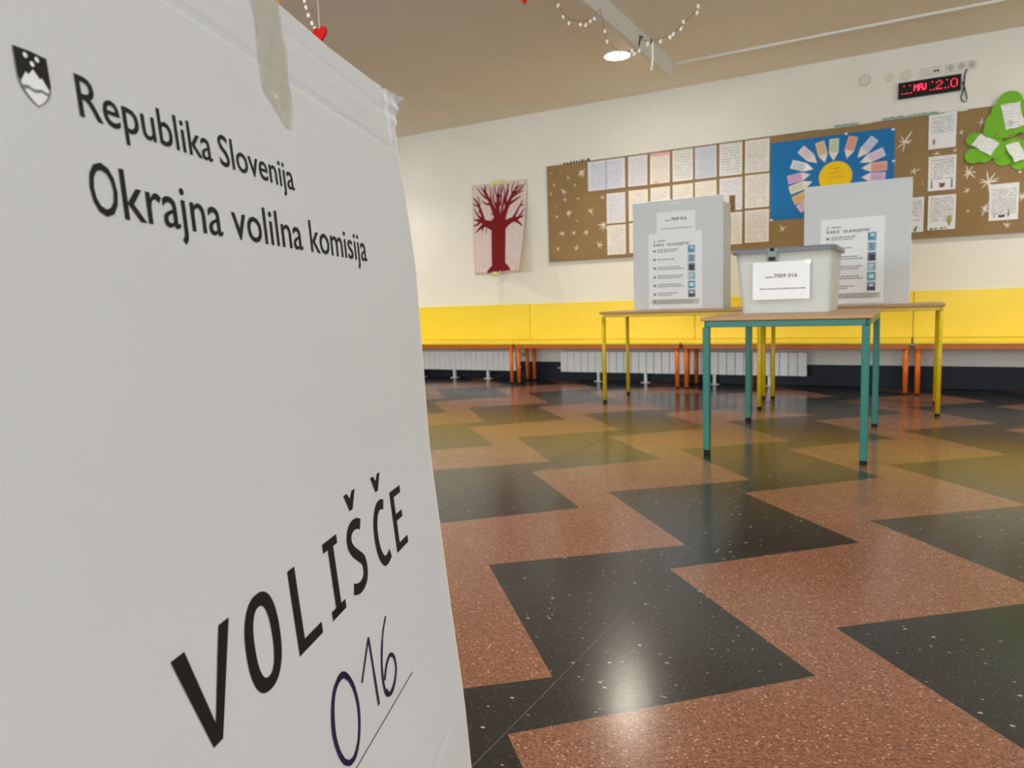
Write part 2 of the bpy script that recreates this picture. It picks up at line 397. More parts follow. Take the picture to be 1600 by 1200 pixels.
for x, y in ((-5.7, 6.0), (1.4, 6.0), (-5.7, 2.2), (-2.245, 2.0), (1.4, 2.2), (-5.7, -1.6), (-2.245, -1.6), (1.4, -1.6)):
    downlight(x, y, 'round lit ceiling light outside the picture', 'ceiling lights outside the picture')

# ------------------------------------------------------------------ yellow cladding boards and benches along the wall
def bench(x0, x1, label):
    t = thing('bench', label, 'bench', ((x0 + x1) / 2, 6.95, 0), 'low benches along the wall')
    new_obj('seat', bx(x0, x1, 6.725, 7.228, .426, .450), M['yellow'], t, bevel=.006)
    bm = bmesh.new(); a, b = x0 + .012, x1 - .012
    box(bm, a, b, 6.745, 6.772, .386, .4255); box(bm, a, b, 7.125, 7.152, .386, .4255)
    box(bm, a, a + .03, 6.772, 7.125, .386, .4255); box(bm, b - .03, b, 6.772, 7.125, .386, .4255)
    new_obj('frame', bm, M['orange'], t, bevel=.003)
    for x in (x0 + .036, x1 - .036):
        for y in (6.768, 7.130):
            bm = bmesh.new(); tube(bm, [(x, y, .388), (x, y, .018)], .0225, 14, .019)
            lg = new_obj('leg', bm, M['orange'], t, smooth=True)
            bm = bmesh.new(); tube(bm, [(x, y, .0185), (x, y, 0)], .0155, 12)
            f = new_obj('rubber_foot', bm, M['rubber'], origin=t['_o']); f.parent = lg
BX = [-5.63, -3.757, -1.933, -.010, 1.90]
for i, lab in enumerate(('yellow bench with orange frame at left, its left end behind the white sign', 'yellow bench with orange frame behind the left yellow-legged table',
                         'yellow bench with orange frame behind the teal table', 'yellow bench with orange frame running out at the right edge')):
    bench(BX[i] + .008, BX[i + 1] - .008, lab)
PX = [-5.65, -3.803, -1.931, -.008, 1.91]
for i, lab in enumerate(('yellow wall board at left beside the white sign, under the tree painting', 'yellow wall board behind the left yellow-legged table, under the left end of the pinboard',
                         'yellow wall board behind the voting screens and ballot box', 'yellow wall board at the right edge, bare of tables')):
    o = new_obj('wall_board', bx(PX[i] + .002, PX[i + 1] - .002, W - .028, W - .002, .451, .857), M['yellow'], origin=((PX[i] + PX[i + 1]) / 2, W - .015, .451), bevel=.003)
    tag(o, lab, 'wall board', 'yellow boards above the benches')

# ------------------------------------------------------------------ radiators
def radiator(x0, n, pitch, legs, valve_x, side, label):
    t = thing('radiator', label, 'radiator', (x0 + n * pitch / 2, W - .07, 0), 'radiators under the benches')
    y0, y1 = W - .125, W - .035
    for i in range(n):
        a = x0 + i * pitch
        bm = bmesh.new(); box(bm, a + .002, a + pitch - .002, y0, y0 + .022, .10, .325); box(bm, a + pitch * .35, a + pitch * .65, y0 + .022, y1, .11, .325)
        new_obj('section', bm, M['radiator'], t, bevel=.005)
    bm = bmesh.new()
    for z in (.125, .29): tube(bm, [(x0 + .004, W - .07, z), (x0 + n * pitch - .004, W - .07, z)], .018, 12)
    new_obj('pipe', bm, M['radiator'], t, smooth=True)
    for x in legs:
        bm = bmesh.new(); box(bm, x - .014, x + .014, W - .1, W - .06, .006, .11); box(bm, x - .045, x + .045, W - .115, W - .045, 0, .007)
        new_obj('support_leg', bm, M['radiator'], t, bevel=.002)
    for z, m, r in ((.285, M['radiator'], .024), (.135, M['steel'], .014)):
        bm = bmesh.new(); tube(bm, [(valve_x, W - .07, z), (valve_x + side * .055, W - .07, z)], r, 14)
        v = new_obj('valve', bm, m, t, smooth=False)
radiator(-5.755, 24, .075, (-4.82, -4.35, -5.3), -3.955, 1, 'white ribbed radiator under the left bench, nearest the white sign')
radiator(-3.39, 31, .0816, (-2.957, -2.43, -1.72, -1.2), -3.39, -1, 'white ribbed radiator under the bench behind the tables')

# ------------------------------------------------------------------ tables
def table(x0, x1, y0, y1, z, leg_m, rail, r, label, group, square=False):
    t = thing('table', label, 'table', ((x0 + x1) / 2, (y0 + y1) / 2, 0), group)
    new_obj('tabletop', bx(x0, x1, y0, y1, z - .022, z), M['table_wood'], t, bevel=.005)
    i = .028; zt = z - .0225
    bm = bmesh.new(); a, b, c, d = x0 + i, x1 - i, y0 + i, y1 - i
    box(bm, a, b, c - r, c + r, zt - rail, zt); box(bm, a, b, d - r, d + r, zt - rail, zt)
    box(bm, a - r, a + r, c + r, d - r, zt - rail, zt); box(bm, b - r, b + r, c + r, d - r, zt - rail, zt)
    new_obj('frame', bm, leg_m, t, bevel=.003)
    for x in (a, b):
        for y in (c, d):
            bm = bmesh.new()
            if square: box(bm, x - r, x + r, y - r, y + r, .022, zt - rail)
            else: tube(bm, [(x, y, zt - rail), (x, y, .022)], r, 16)
            lg = new_obj('leg', bm, leg_m, t, smooth=not square, bevel=.004 if square else 0)
            bm = bmesh.new(); tube(bm, [(x, y, .0225), (x, y, 0)], r * 1.02, 14)
            f = new_obj('foot_cap', bm, M['rubber'], origin=t['_o']); f.parent = lg
table(-2.322, -1.067, 5.67, 6.30, .776, M['leg_yellow'], .026, .0165, 'wooden-topped table with yellow legs under the left voting screen', 'tables with yellow legs')
table(-1.052, .182, 5.655, 6.325, .776, M['leg_yellow'], .026, .0165, 'wooden-topped table with yellow legs under the right voting screen', 'tables with yellow legs')
table(-1.027, -.180, 3.96, 5.168, .765, M['teal'], .034, .0185, 'wooden-topped table with teal green legs carrying the ballot box', None, True)

# ------------------------------------------------------------------ printed sheets
def on_y(y, x0, z0, x1, z1):
    """unit square on a plane of constant y, (0,0) lower left"""
    return lambda s, t: Vector((x0 + (x1 - x0) * s, y, z0 + (z1 - z0) * t))
def flat(fn, rects):
    bm = bmesh.new()
    for a, b, c, d in rects:
        f = bm.faces.new([bm.verts.new(fn(*q)) for q in ((a, b), (c, b), (c, d), (a, d))])
    return bm
def tape_bits(y, spots, parent, w=.03, h=.024, m='tape_glint'):
    for x, z in spots: new_obj('tape', bx(x - w / 2, x + w / 2, y - .0012, y - .0004, z - h / 2, z + h / 2), M[m], parent)

PIC = [mat('picture_print', c, .6) for c in ((120, 176, 204), (150, 190, 206), (110, 130, 146), (150, 190, 210), (92, 160, 190), (118, 150, 166))]
PICD = [mat('picture_print_detail', c, .6) for c in ((78, 138, 176), (128, 136, 148), (62, 62, 70), (190, 208, 218), (226, 238, 242), (70, 84, 98))]
M['pic_light'] = mat('picture_print_light', (224, 234, 238), .6)
M['footer'] = mat('grey_footer_print', (206, 206, 200), .7)
def instruction_sheet(x0, x1, z0, z1, y, label):
    t = thing('instruction_sheet', label, 'notice', ((x0 + x1) / 2, y, z0), 'voting instruction sheets')
    new_obj('sheet', bx(x0, x1, y, y + .0015, z0, z1), M['white_paper'], t)
    f = on_y(y - .0006, x0, z0, x1, z1)
    new_obj('heading', text_bm('KAKO  GLASUJETE?', f, .10, .77, .836, .031, .036, 1.35), M['ink'], t)
    bm = flat(f, [(.17, .895, .33, .907)]); join(bm, flat(f, [(.11, .882, .125, .915)]))
    new_obj('emblem', bm, M['grey_ink'], t)
    rows = [.772, .655, .54, .425, .31, .195]; ends = [(.56, .52), (.5,), (.6, .68), (.66, .6), (.62, .68), (.55, .44)]
    for r, e in zip(rows, ends):
        for i, x in enumerate(e):
            bm = bmesh.new(); zz = r + .012 - .026 * i if len(e) > 1 else r
            a = .17
            while a < x:
                b = min(x, a + random.uniform(.025, .07)); join(bm, flat(f, [(a, zz - .006, b, zz + .006)])); a = b + .012
            new_obj('text_line', bm, M['ink_text'], t)
        c = f(.115, r); dots = bmesh.new(); tube(dots, [c, c + Vector((0, -.0004, 0))], .011, 14); new_obj('bullet', dots, M['grey_ink'], t)
    new_obj('text_mark', flat(on_y(y - .0011, x0, z0, x1, z1), [(.10, .075, .13, .115)]), M['ink_text'], t)
    for k in range(2):
        a = .16; bm = bmesh.new()
        while a < .84: b = a + random.uniform(.02, .06); join(bm, flat(lambda s, q: f(s, q) + Vector((0, -.0005, 0)), [(a, .098 - .026 * k, b, .108 - .026 * k)])); a = b + .012
        new_obj('text_line', bm, M['ink_text'], t)
    new_obj('footer_band', flat(f, [(.05, .055, .95, .125)]), M['footer'], t)
    g = on_y(y - .0010, x0, z0, x1, z1)
    for i, r in enumerate(rows):
        a, b, c, d = .745, r - .05, .875, r + .05
        p = new_obj('picture', flat(f, [(a, b, c, d)]), PIC[i], t)
        sh = [[(.02, .2, .5, .85), (.55, .1, .7, .5)], [(.25, .1, .5, .95), (.6, .0, .75, .8)], [(.2, .0, .85, .75)], [(.05, .1, .65, .8)], [(.2, .3, .8, .75)], [(.0, .0, 1, .45)]][i]
        q = new_obj('picture_detail', flat(g, [(a + (c - a) * s[0], b + (d - b) * s[1], a + (c - a) * s[2], b + (d - b) * s[3]) for s in sh]), PICD[i], origin=t['_o']); q.parent = p
        if i in (0, 3, 5):
            q = new_obj('picture_detail', flat(on_y(y - .0014, x0, z0, x1, z1), [(a + (c - a) * .3, b + (d - b) * .5, a + (c - a) * .7, b + (d - b) * .8)]), M['pic_light'], origin=t['_o']); q.parent = p
    return t
def number_sheet(x0, x1, z0, z1, y, label, cap, t0):
    t = thing('number_sheet', label, 'notice', ((x0 + x1) / 2, y, z0), 'sheets with the polling station number')
    new_obj('sheet', bx(x0, x1, y, y + .0015, z0, z1), M['white_paper'], t)
    f = on_y(y - .0006, x0, z0, x1, z1)
    new_obj('number', text_bm('7009 016', f, .38, .78, t0, cap, .018, 1.05), M['ink'], t)
    new_obj('text_line', flat(f, [(.22, t0, .36, t0 + .03)]), M['ink_text'], t); bm = bmesh.new(); a = .13
    while a < .88: b = a + random.uniform(.03, .08); join(bm, flat(f, [(a, t0 - .31, b, t0 - .28)])); a = b + .012
    new_obj('text_line', bm, M['grey_ink'], t)
    return t

# ------------------------------------------------------------------ voting screens
def voting_screen(x0, x1, y0, depth, z1, label, corner):
    z0 = .7765
    t = thing('voting_screen', label, 'voting screen', ((x0 + x1) / 2, y0, z0), 'cardboard voting screens')
    k = .012
    new_obj('front_panel', bx(x0, x1, y0, y0 + k, z0, z1), M['booth'], t, bevel=.003)
    new_obj('side_panel', bx(x0, x0 + k, y0 + k, y0 + depth, z0, z1), M['booth'], t, bevel=.002)
    new_obj('side_panel', bx(x1 - k, x1, y0 + k, y0 + depth, z0, z1 - (.05 if corner else 0)), M['booth'], t, bevel=.002)
    if corner: new_obj('corner_flap', bx(x1 - .012, x1 + .034, y0 + depth + .001, y0 + depth + .006, z1 - .10, z1 + .02), M['kraft'], t)
    return t
voting_screen(-2.077, -1.333, 5.85, .27, 1.666, 'light grey voting screen on the left yellow-legged table', True)
voting_screen(-.737, -.034, 5.85, .28, 1.654, 'light grey voting screen on the right yellow-legged table, behind the ballot box', False)
instruction_sheet(-1.943, -1.500, .785, 1.400, 5.847, 'white sheet of voting instructions on the left voting screen')
instruction_sheet(-.622, -.199, .788, 1.405, 5.847, 'white sheet of voting instructions on the right voting screen')
t = number_sheet(-1.871, -1.554, 1.36, 1.567, 5.8485, 'small white number sheet at the top of the left voting screen', .125, .66)
tape_bits(5.8485, [(-1.715, 1.632), (-1.72, 1.572)], t, .055, .022)

# ------------------------------------------------------------------ ballot box
def ballot_box():
    zb = .7655; YF, YB = 4.43, 4.93; XL, XR = -.902, -.418
    t = thing('ballot_box', 'translucent plastic ballot box with grey lid on the teal table', 'ballot box', (-.66, 4.68, zb))
    def loop(x0, x1, y0, y1, z, r=.035):
        out = []
        for cx, cy, a0 in ((x1 - r, y1 - r, 0), (x0 + r, y1 - r, 90), (x0 + r, y0 + r, 180), (x1 - r, y0 + r, 270)):
            for k in range(6):
                a = math.radians(a0 + 18 * k); out.append(Vector((cx + r * math.cos(a), cy + r * math.sin(a), z)))
        return out
    bm = bmesh.new(); rings = []
    prof = [(0, 0, zb), (.002, 0, zb + .006)] + [(.002, i / 6, zb + .006 + (.350) * i / 6) for i in range(1, 7)]
    for _, k, z in prof:
        rings.append([bm.verts.new(p) for p in loop(XL - .034 * k, XR + .014 * k, YF - .018 * k, YB + .03 * k, z)])
    for z, e in ((zb + .355, .008), (zb + .362, .008)):
        rings.append([bm.verts.new(p) for p in loop(XL - .034 - e, XR + .014 + e, YF - .018 - e, YB + .03 + e, z)])
    n = len(rings[0])
    for a, b in zip(rings, rings[1:]):
        for k in range(n): bm.faces.new((a[k], a[(k + 1) % n], b[(k + 1) % n], b[k]))
    bm.faces.new(rings[0][::-1])
    o = new_obj('tub', bm, M['box_plastic'], t, smooth=True)
    s = o.modifiers.new('thickness', 'SOLIDIFY'); s.thickness = .003; s.offset = -1
    # lid with a turned-down lip
    bm = bmesh.new(); e = .014
    prof = [(XL - .034, XR + .014, YF - .018, YB + .03, zb + .350, e + .004), (XL - .034, XR + .014, YF - .018, YB + .03, zb + .368, e + .006), (XL - .034, XR + .014, YF - .018, YB + .03, zb + .377, e), (XL - .034, XR + .014, YF - .018, YB + .03, zb + .378, -.02), (XL - .034, XR + .014, YF - .018, YB + .03, zb + .372, -.03)]
    rings = [[bm.verts.new(p) for p in loop(a - e_, b + e_, c - e_, d + e_, z, .045)] for a, b, c, d, z, e_ in prof]
    for a, b in zip(rings, rings[1:]):
        for k in range(n): bm.faces.new((a[k], a[(k + 1) % n], b[(k + 1) % n], b[k]))
    bm.faces.new(rings[-1])
    o = new_obj('lid', bm, M['lid'], t)
    s = o.modifiers.new('thickness', 'SOLIDIFY'); s.thickness = .003; s.offset = -1
    sl = new_obj('slot', bx(-.77, -.53, 4.66, 4.675, zb + .3722, zb + .3732), M['rubber'], origin=t['_o']); sl.parent = o
    # grey-green latch at the front, with its dark catch
    la = new_obj('latch', bx(-.752, -.696, 4.392, 4.400, zb + .30, zb + .378), mat('latch_plastic', (130, 148, 140), .4), t, bevel=.004)
    q = new_obj('catch', bx(-.742, -.706, 4.387, 4.3925, zb + .305, zb + .325), M['rubber'], origin=t['_o']); q.parent = la
    q = new_obj('catch', bx(-.736, -.712, 4.385, 4.3925, zb + .358, zb + .376), M['rubber'], origin=t['_o']); q.parent = la
ballot_box()
t = number_sheet(-.832, -.520, .846, 1.062, 4.396, 'white number sheet on the front of the ballot box', .10, .58)
tape_bits(4.396, [(-.530, 1.054)], t, .03, .022)

# ------------------------------------------------------------------ pinboard and what hangs on it
# these pieces were measured off on a scale drawing of the wall; to_wall() below brings them to their true size and place
_before = set(bpy.data.objects)
BY = W - .030                                   # the board's front face
t = thing('pinboard', 'long pinboard covered in brown paper with white painted stars', 'pinboard', (-.6, W - .015, 1.24))
new_obj('board', bx(-3.012, 1.95, BY, W - .002, 1.240, 2.178), M['board'], t)
bm = bmesh.new(); box(bm, -3.022, 1.96, BY - .003, W - .002, 1.228, 1.2395); box(bm, -3.022, 1.96, BY - .003, W - .002, 2.1785, 2.186); box(bm, -3.022, -3.0125, BY - .003, W - .002, 1.2395, 2.1785); box(bm, 1.9505, 1.96, BY - .003, W - .002, 1.2395, 2.1785)
new_obj('edge_strip', bm, M['frame'], t)
STARS = [(-2.976, 2.111, .019), (-2.877, 2.12, .016), (-2.793, 2.049, .021), (-2.642, 2.078, .053), (-2.944, 1.994, .021), (-2.715, 1.974, .024), (-2.844, 1.917, .041), (-2.986, 1.913, .025), (-2.83, 1.835, .022), (-2.69, 1.837, .021), (-2.429, 1.818, .031), (-2.928, 1.78, .019), (-2.793, 1.701, .047), (-2.559, 1.699, .046), (-2.924, 1.678, .022), (-2.709, 1.619, .015), (-2.427, 1.553, .062), (-2.87, 1.507, .038), (-2.744, 1.504, .028), (-2.609, 1.498, .04), (-2.921, 1.354, .028), (-2.719, 1.353, .038), (-2.475, 1.363, .044), (-.781, 1.389, .036), (.135, 1.999, .085), (.205, 1.763, .042), (.265, 1.657, .01), (.481, 1.89, .022), (.358, 1.882, .03), (.643, 2.076, .033), (.516, 2.019, .02), (.572, 1.711, .058), (.569, 1.576, .034), (.703, 1.624, .074), (.687, 1.424, .053), (.577, 1.419, .02), (.831, 1.291, .034), (.897, 1.678, .02), (.918, 1.493, .05), (.068, 1.837, .016),
         (1.06, 1.55, .05), (1.2, 1.36, .06), (1.32, 1.9, .05), (1.45, 1.6, .06), (1.6, 2.0, .05), (1.7, 1.45, .06), (1.8, 1.8, .04)]
rs = random.Random(4); bm = bmesh.new()
for x, z, r in STARS:
    n = 3 if r < .02 else rs.choice((5, 6, 7)) if r < .05 else rs.choice((7, 8, 9)); a0 = rs.uniform(0, 6.28)
    for k in range(n):
        a = a0 + 6.283 * k / n + rs.uniform(-.25, .25); rr = r * rs.uniform(.55, 1.25); w = max(.0035, min(.009, r * .16)) * rs.uniform(.7, 1.2)
        d = Vector((math.cos(a), math.sin(a))); p0 = Vector((x, z)) - d * r * .08
        stroke(bm, [p0, p0 + d * rr * .6, p0 + d * rr], [w, w, w * .25], lambda s, q, j=k: Vector((s, BY - .0008 - .00008 * j, q)))
new_obj('painted_stars', bm, M['chalk'], t)
bm = bmesh.new(); rs = random.Random(2)
def ragged(bm, xa, xb, z, hmax, y):
    n = int((xb - xa) / .015); top = [(xa + (xb - xa) * i / n, z + hmax * rs.uniform(.25, 1)) for i in range(n + 1)]
    for (a, b), (c, d) in zip(top, top[1:]):
        bm.faces.new([bm.verts.new((p, y, q)) for p, q in ((a, z - .006), (c, z - .006), (c, d), (a, b))])
for a, b, z, h, m in ((-.50, -.10, 2.186, .012, 'remnant'), (.40, .55, 2.184, .022, 'remnant'), (-.38, -.2, 2.1885, .016, 'remnant_green'), (-.03, .36, 2.1885, .022, 'remnant_green')):
    bm = bmesh.new(); ragged(bm, a, b, z, h, BY - (.004 if m == 'remnant' else .005)); new_obj('torn_paper_edge', bm, M[m], t)
# ragged black paper on the wall above the left end
bm = bmesh.new(); rs = random.Random(7); x = -2.855
while x < -2.58:
    w = rs.uniform(.022, .036); h = rs.uniform(.018, .034)
    prism(bm, [(x, 2.188), (x + w, 2.188), (x + w * .85, 2.188 + h * .7), (x + w * .5, 2.188 + h), (x + w * .2, 2.188 + h * .6)], W - .004, W - .001); x += w * 1.25
o = new_obj('paper_fringe', bm, M['black_paper'], origin=(-2.72, W - .002, 2.188)); tag(o, 'ragged black paper fringe above the left end of the pinboard', 'paper cutting')

# handwritten sheets pinned in rows
SHEETM = [paper_mat('handwritten_paper', b, i, r, a, seed=s) for b, i, r, a, s in (
    ((226, 228, 240), (120, 128, 168), 22, .55, 1.), ((230, 228, 232), (130, 130, 140), 20, .55, 2.), ((240, 232, 222), (150, 140, 136), 18, .5, 3.),
    ((232, 232, 228), (120, 124, 140), 12, .6, 4.), ((214, 216, 228), (130, 138, 172), 24, .6, 5.), ((238, 232, 222), (140, 130, 122), 15, .55, 6.), ((236, 230, 224), (128, 124, 124), 16, .6, 7.))]
M['pink'] = mat('pink_edge', (238, 176, 176), .8); M['bluefold'] = mat('blue_fold', (150, 160, 214), .8)
def sheet(x0, x1, z0, z1, m, label, group, y=None, tilt=None, name='handwritten_sheet'):
    y = BY - .0035 if y is None else y
    t = thing(name, label, 'sheet of paper', ((x0 + x1) / 2, y, z0), group)
    bm = bmesh.new(); nx, nz = 6, 8; a = tilt if tilt is not None else random.uniform(-.008, .008); cx, cz = (x0 + x1) / 2, (z0 + z1) / 2
    k = random.uniform(.001, .003)
    g = [[bm.verts.new((cx + (x0 + (x1 - x0) * i / nx - cx) * math.cos(a) - (z0 + (z1 - z0) * j / nz - cz) * math.sin(a), y - k * (2 * i / nx - 1) ** 2 - k * (1 - j / nz) ** 2,
                      cz + (x0 + (x1 - x0) * i / nx - cx) * math.sin(a) + (z0 + (z1 - z0) * j / nz - cz) * math.cos(a))) for i in range(nx + 1)] for j in range(nz + 1)]
    for j in range(nz):
        for i in range(nx): bm.faces.new((g[j][i], g[j][i + 1], g[j + 1][i + 1], g[j + 1][i]))
    o = new_obj('page', bm, m, t); s = o.modifiers.new('thickness', 'SOLIDIFY'); s.thickness = .0008
    return t
ROWX = [(-2.577, -2.197), (-2.165, -1.977), (-1.951, -1.764), (-1.738, -1.551), (-1.532, -1.339), (-1.314, -1.117), (-1.093, -.889)]
RN = ['double', 'second', 'third', 'fourth', 'fifth', 'sixth', 'last']
G = 'handwritten sheets on the left half of the pinboard'
top_lab = ['wide double handwritten sheet at the left end of the top row on the pinboard', 'handwritten sheet next to the wide double sheet in the top row', 'handwritten sheet with a pink top edge in the top row',
           'handwritten sheet with spaced lines, just right of the pink-edged one, top row', 'bluish handwritten sheet in the top row', 'pale sheet right of the bluish one, second from right in the top row', 'handwritten sheet at the right end of the top row, beside the blue poster']
for i, (a, b) in enumerate(ROWX):
    t = sheet(a, b, 1.892, 2.172, SHEETM[(0, 1, 2, 3, 4, 3, 6)[i]], top_lab[i], G)
    if i == 0:
        new_obj('fold', bx(-2.392, -2.383, BY - .0085, BY - .008, 1.894, 2.17), M['bluefold'], t)
    if i == 2:
        new_obj('pink_edge', bx(a + .002, b - .002, BY - .0085, BY - .008, 2.146, 2.170), M['pink'], t)
        new_obj('pink_mark', bx(a + .03, a + .075, BY - .0085, BY - .008, 1.896, 1.912), M['pink'], t)
R2X = [(-2.389, -2.200)] + ROWX[1:]
mid_lab = ['handwritten sheet at the left end of the middle row, under the double sheet', 'handwritten sheet second from left in the middle row, left of the voting screen', 'handwritten sheet third from left in the middle row, half behind the left voting screen',
           'handwritten sheet fourth from left in the middle row, half behind the left voting screen', 'handwritten sheet fifth from left in the middle row, half behind the left voting screen', 'handwritten sheet second from right in the middle row, above the corner of the left screen', 'handwritten sheet at the right end of the middle row, beside the blue poster']
for i, (a, b) in enumerate(R2X):
    dz = .025 * i / 6
    sheet(a, b, 1.564 + dz, 1.850 + dz, SHEETM[(1, 2, 5, 5, 5, 1, 6)[i]], mid_lab[i], G)
bot_lab = {0: 'cream handwritten sheet at the left end of the bottom row', 1: 'handwritten sheet in the bottom row partly hidden by the left voting screen', 5: 'handwritten sheet in the bottom row just right of the left voting screen', 6: 'handwritten sheet at the right end of the bottom row, above the ballot box'}
for i, lab in bot_lab.items():
    a, b = R2X[i]; dz = .025 * i / 6
    sheet(a, b, 1.262 + dz, 1.545 + dz, SHEETM[(5, 2, 0, 0, 0, 6, 6)[i]], lab, G)

# typed story sheets with little drawings, right half
STORY = [paper_mat('story_paper', (238, 238, 240), i, r, .8, seed=s, fill=f) for i, r, s, f in (((88, 84, 120), 22, 11., (.46, .95)), ((96, 90, 92), 15, 12., (.32, .95)), ((110, 108, 120), 16, 13., (.22, .95)), ((96, 92, 100), 18, 14., (.16, .86)))]
DR = {k: mat('drawing_colour', c, .8) for k, c in dict(brown=(120, 78, 56), red=(176, 110, 104), black=(44, 34, 32), olive=(196, 178, 110), green=(92, 128, 70), tan=(176, 140, 96)).items()}
def marks(t, y, lst):
    for c, pts in lst:
        bm = bmesh.new(); bm.faces.new([bm.verts.new((x, y, z)) for x, z in pts]); new_obj('drawing', bm, DR[c], t)
def blob(x, z, rx, rz, n=9): return [(x + rx * math.cos(6.283 * k / n), z + rz * math.sin(6.283 * k / n)) for k in range(n)]
G2 = 'story sheets on the right half of the pinboard'
dy = BY - .0105
t = sheet(.297, .482, 1.916, 2.178, STORY[0], 'story sheet under the clock, topmost of the column of three', G2, tilt=0)
marks(t, dy, [('red', blob(.334, 1.966, .008, .02)), ('red', [(.328, 1.98), (.322, 2.0), (.33, 1.99)]), ('red', [(.338, 1.985), (.348, 2.002), (.342, 1.98)])])
t = sheet(.303, .489, 1.594, 1.859, STORY[1], 'story sheet with a bear drawing, middle of the column of three', G2, tilt=0)
marks(t, dy, [('brown', [(.324, 1.615), (.333, 1.615), (.332, 1.675), (.325, 1.675)]), ('brown', [(.459, 1.608), (.468, 1.608), (.468, 1.68), (.46, 1.68)]), ('brown', blob(.398, 1.632, .018, .018)), ('brown', [(.38, 1.64), (.376, 1.655), (.392, 1.648)]), ('brown', [(.405, 1.648), (.42, 1.655), (.416, 1.638)])])
t = sheet(.308, .496, 1.288, 1.557, STORY[2], 'story sheet with a yellowish tree drawing, lowest of the column of three', G2, tilt=0)
marks(t, dy, [('olive', blob(.455, 1.365, .02, .034)), ('brown', [(.451, 1.315), (.458, 1.315), (.457, 1.37), (.452, 1.37)]), ('green', blob(.335, 1.298, .012, .008)), ('green', blob(.365, 1.299, .012, .007)), ('green', blob(.405, 1.3, .012, .008)), ('green', blob(.43, 1.302, .008, .006))])
t = sheet(.098, .280, 1.281, 1.556, STORY[1], 'story sheet mostly hidden behind the right voting screen', G2, tilt=0)
marks(t, dy, [('green', blob(.222, 1.30, .01, .016)), ('black', blob(.232, 1.318, .005, .012))])
t = sheet(.711, .897, 1.328, 1.602, STORY[3], 'story sheet with a dark dachshund drawing below the green paper tree', G2, tilt=0)
marks(t, dy, [('black', [(.745, 1.352), (.751, 1.352), (.75, 1.372), (.746, 1.372)]), ('black', [(.772, 1.352), (.812, 1.352), (.814, 1.372), (.795, 1.366), (.775, 1.37)]), ('black', [(.833, 1.354), (.839, 1.354), (.84, 1.382), (.834, 1.382)]), ('olive', blob(.838, 1.396, .007, .014))])

# blue poster with a sun of paper crayons
PY = BY - .004
t = thing('poster', 'bright blue poster with a yellow sun ringed by paper crayons', 'poster', (-.405, PY, 1.468))
new_obj('card', bx(-.878, .063, PY, PY + .0015, 1.466, 2.124), M['blue'], t)
bm = bmesh.new(); prism(bm, [(-.366 + .127 * math.cos(6.283 * k / 40), 1.783 + .127 * math.sin(6.283 * k / 40)) for k in range(40)], PY - .003, PY - .001)
sun = new_obj('sun', bm, M['sun'], t)
f = lambda s, q: Vector((s, PY - .0035, q))
bm = bmesh.new(); rs = random.Random(5)
for row, (zz, xa, xb, h) in enumerate(((1.842, -.41, -.325, .02), (1.806, -.415, -.318, .024), (1.772, -.43, -.31, .014))):
    x = xa
    while x < xb:
        pts = [(x + .012 * i / 4 + rs.uniform(-.003, .003), zz + rs.uniform(0, h)) for i in range(4)]; stroke(bm, pts, .0022, f); x += .017
q = new_obj('handwriting', bm, mat('brown_pen', (120, 92, 20), .7), origin=t['_o']); q.parent = sun
CRAY = [(-.638, 2.044, -.507, 1.911, (232, 214, 222)), (-.491, 2.084, -.446, 1.907, (226, 196, 164)), (-.379, 2.095, -.383, 1.914, (206, 218, 186)), (-.235, 2.094, -.283, 1.917, (228, 170, 150)), (-.077, 2.057, -.204, 1.915, (202, 214, 232)), (-.008, 1.944, -.186, 1.876, (226, 208, 232)),
        (.015, 1.83, -.175, 1.83, (236, 168, 156)), (.004, 1.744, -.174, 1.757, (220, 184, 224)), (-.71, 1.928, -.535, 1.865, (216, 224, 228)), (-.738, 1.797, -.556, 1.826, (218, 172, 216)), (-.723, 1.707, -.541, 1.764, (228, 222, 200)), (-.693, 1.615, -.536, 1.684, (228, 182, 120)), (-.651, 1.541, -.514, 1.628, (222, 190, 208)),
        (-.56, 1.50, -.46, 1.63, (206, 218, 186)), (-.37, 1.485, -.37, 1.64, (228, 196, 170)), (-.19, 1.50, -.27, 1.63, (206, 214, 230)), (-.04, 1.60, -.19, 1.69, (226, 190, 210))]
for i, (a, b, c, d, colr) in enumerate(CRAY):
    p, e = Vector((a, b)), Vector((c, d)); u = (e - p).normalized(); n = Vector((-u.y, u.x)) * .036; m = p + (e - p) * .62
    yy = PY - .0012 - .0003 * (i % 3)
    bm = bmesh.new(); prism(bm, [tuple(v) for v in (p + n, p - n, m - n, e, m + n)], yy - .0008, yy)
    cr = new_obj('paper_crayon', bm, M['white_paper'] if i in (8,) else pastel((236, 230, 220)), t)
    bm = bmesh.new(); g0 = lambda s, q, yy=yy: Vector((s, yy - .0012, q))
    bm.faces.new([bm.verts.new(g0(*v)) for v in (p + n * .96, p - n * .96, m - n * .96, m + n * .96)])
    q = new_obj('coloured_body', bm, pastel(colr), origin=t['_o']); q.parent = cr
    bm = bmesh.new()
    bm.faces.new([bm.verts.new(g0(*v)) for v in (e, m + (e - m) * .72 + n * .26, m + (e - m) * .72 - n * .26)])
    q = new_obj('coloured_tip', bm, pastel(colr), origin=t['_o']); q.parent = cr
    bm = bmesh.new()
    for k in (-.4, 0, .4): stroke(bm, [p + u * .018 + n * k, p + (m - p) * .5 + n * (k + .1), m - u * .01 + n * k], .003, lambda s, q, yy=yy: Vector((s, yy - .0018, q)))
    q = new_obj('handwriting', bm, pastel(tuple(int(v * .78) for v in colr)), origin=t['_o']); q.parent = cr
tape_bits(PY, [(.05, 2.108), (.06, 1.86), (-.29, 2.122), (-.87, 1.47)], t, .02, .016)

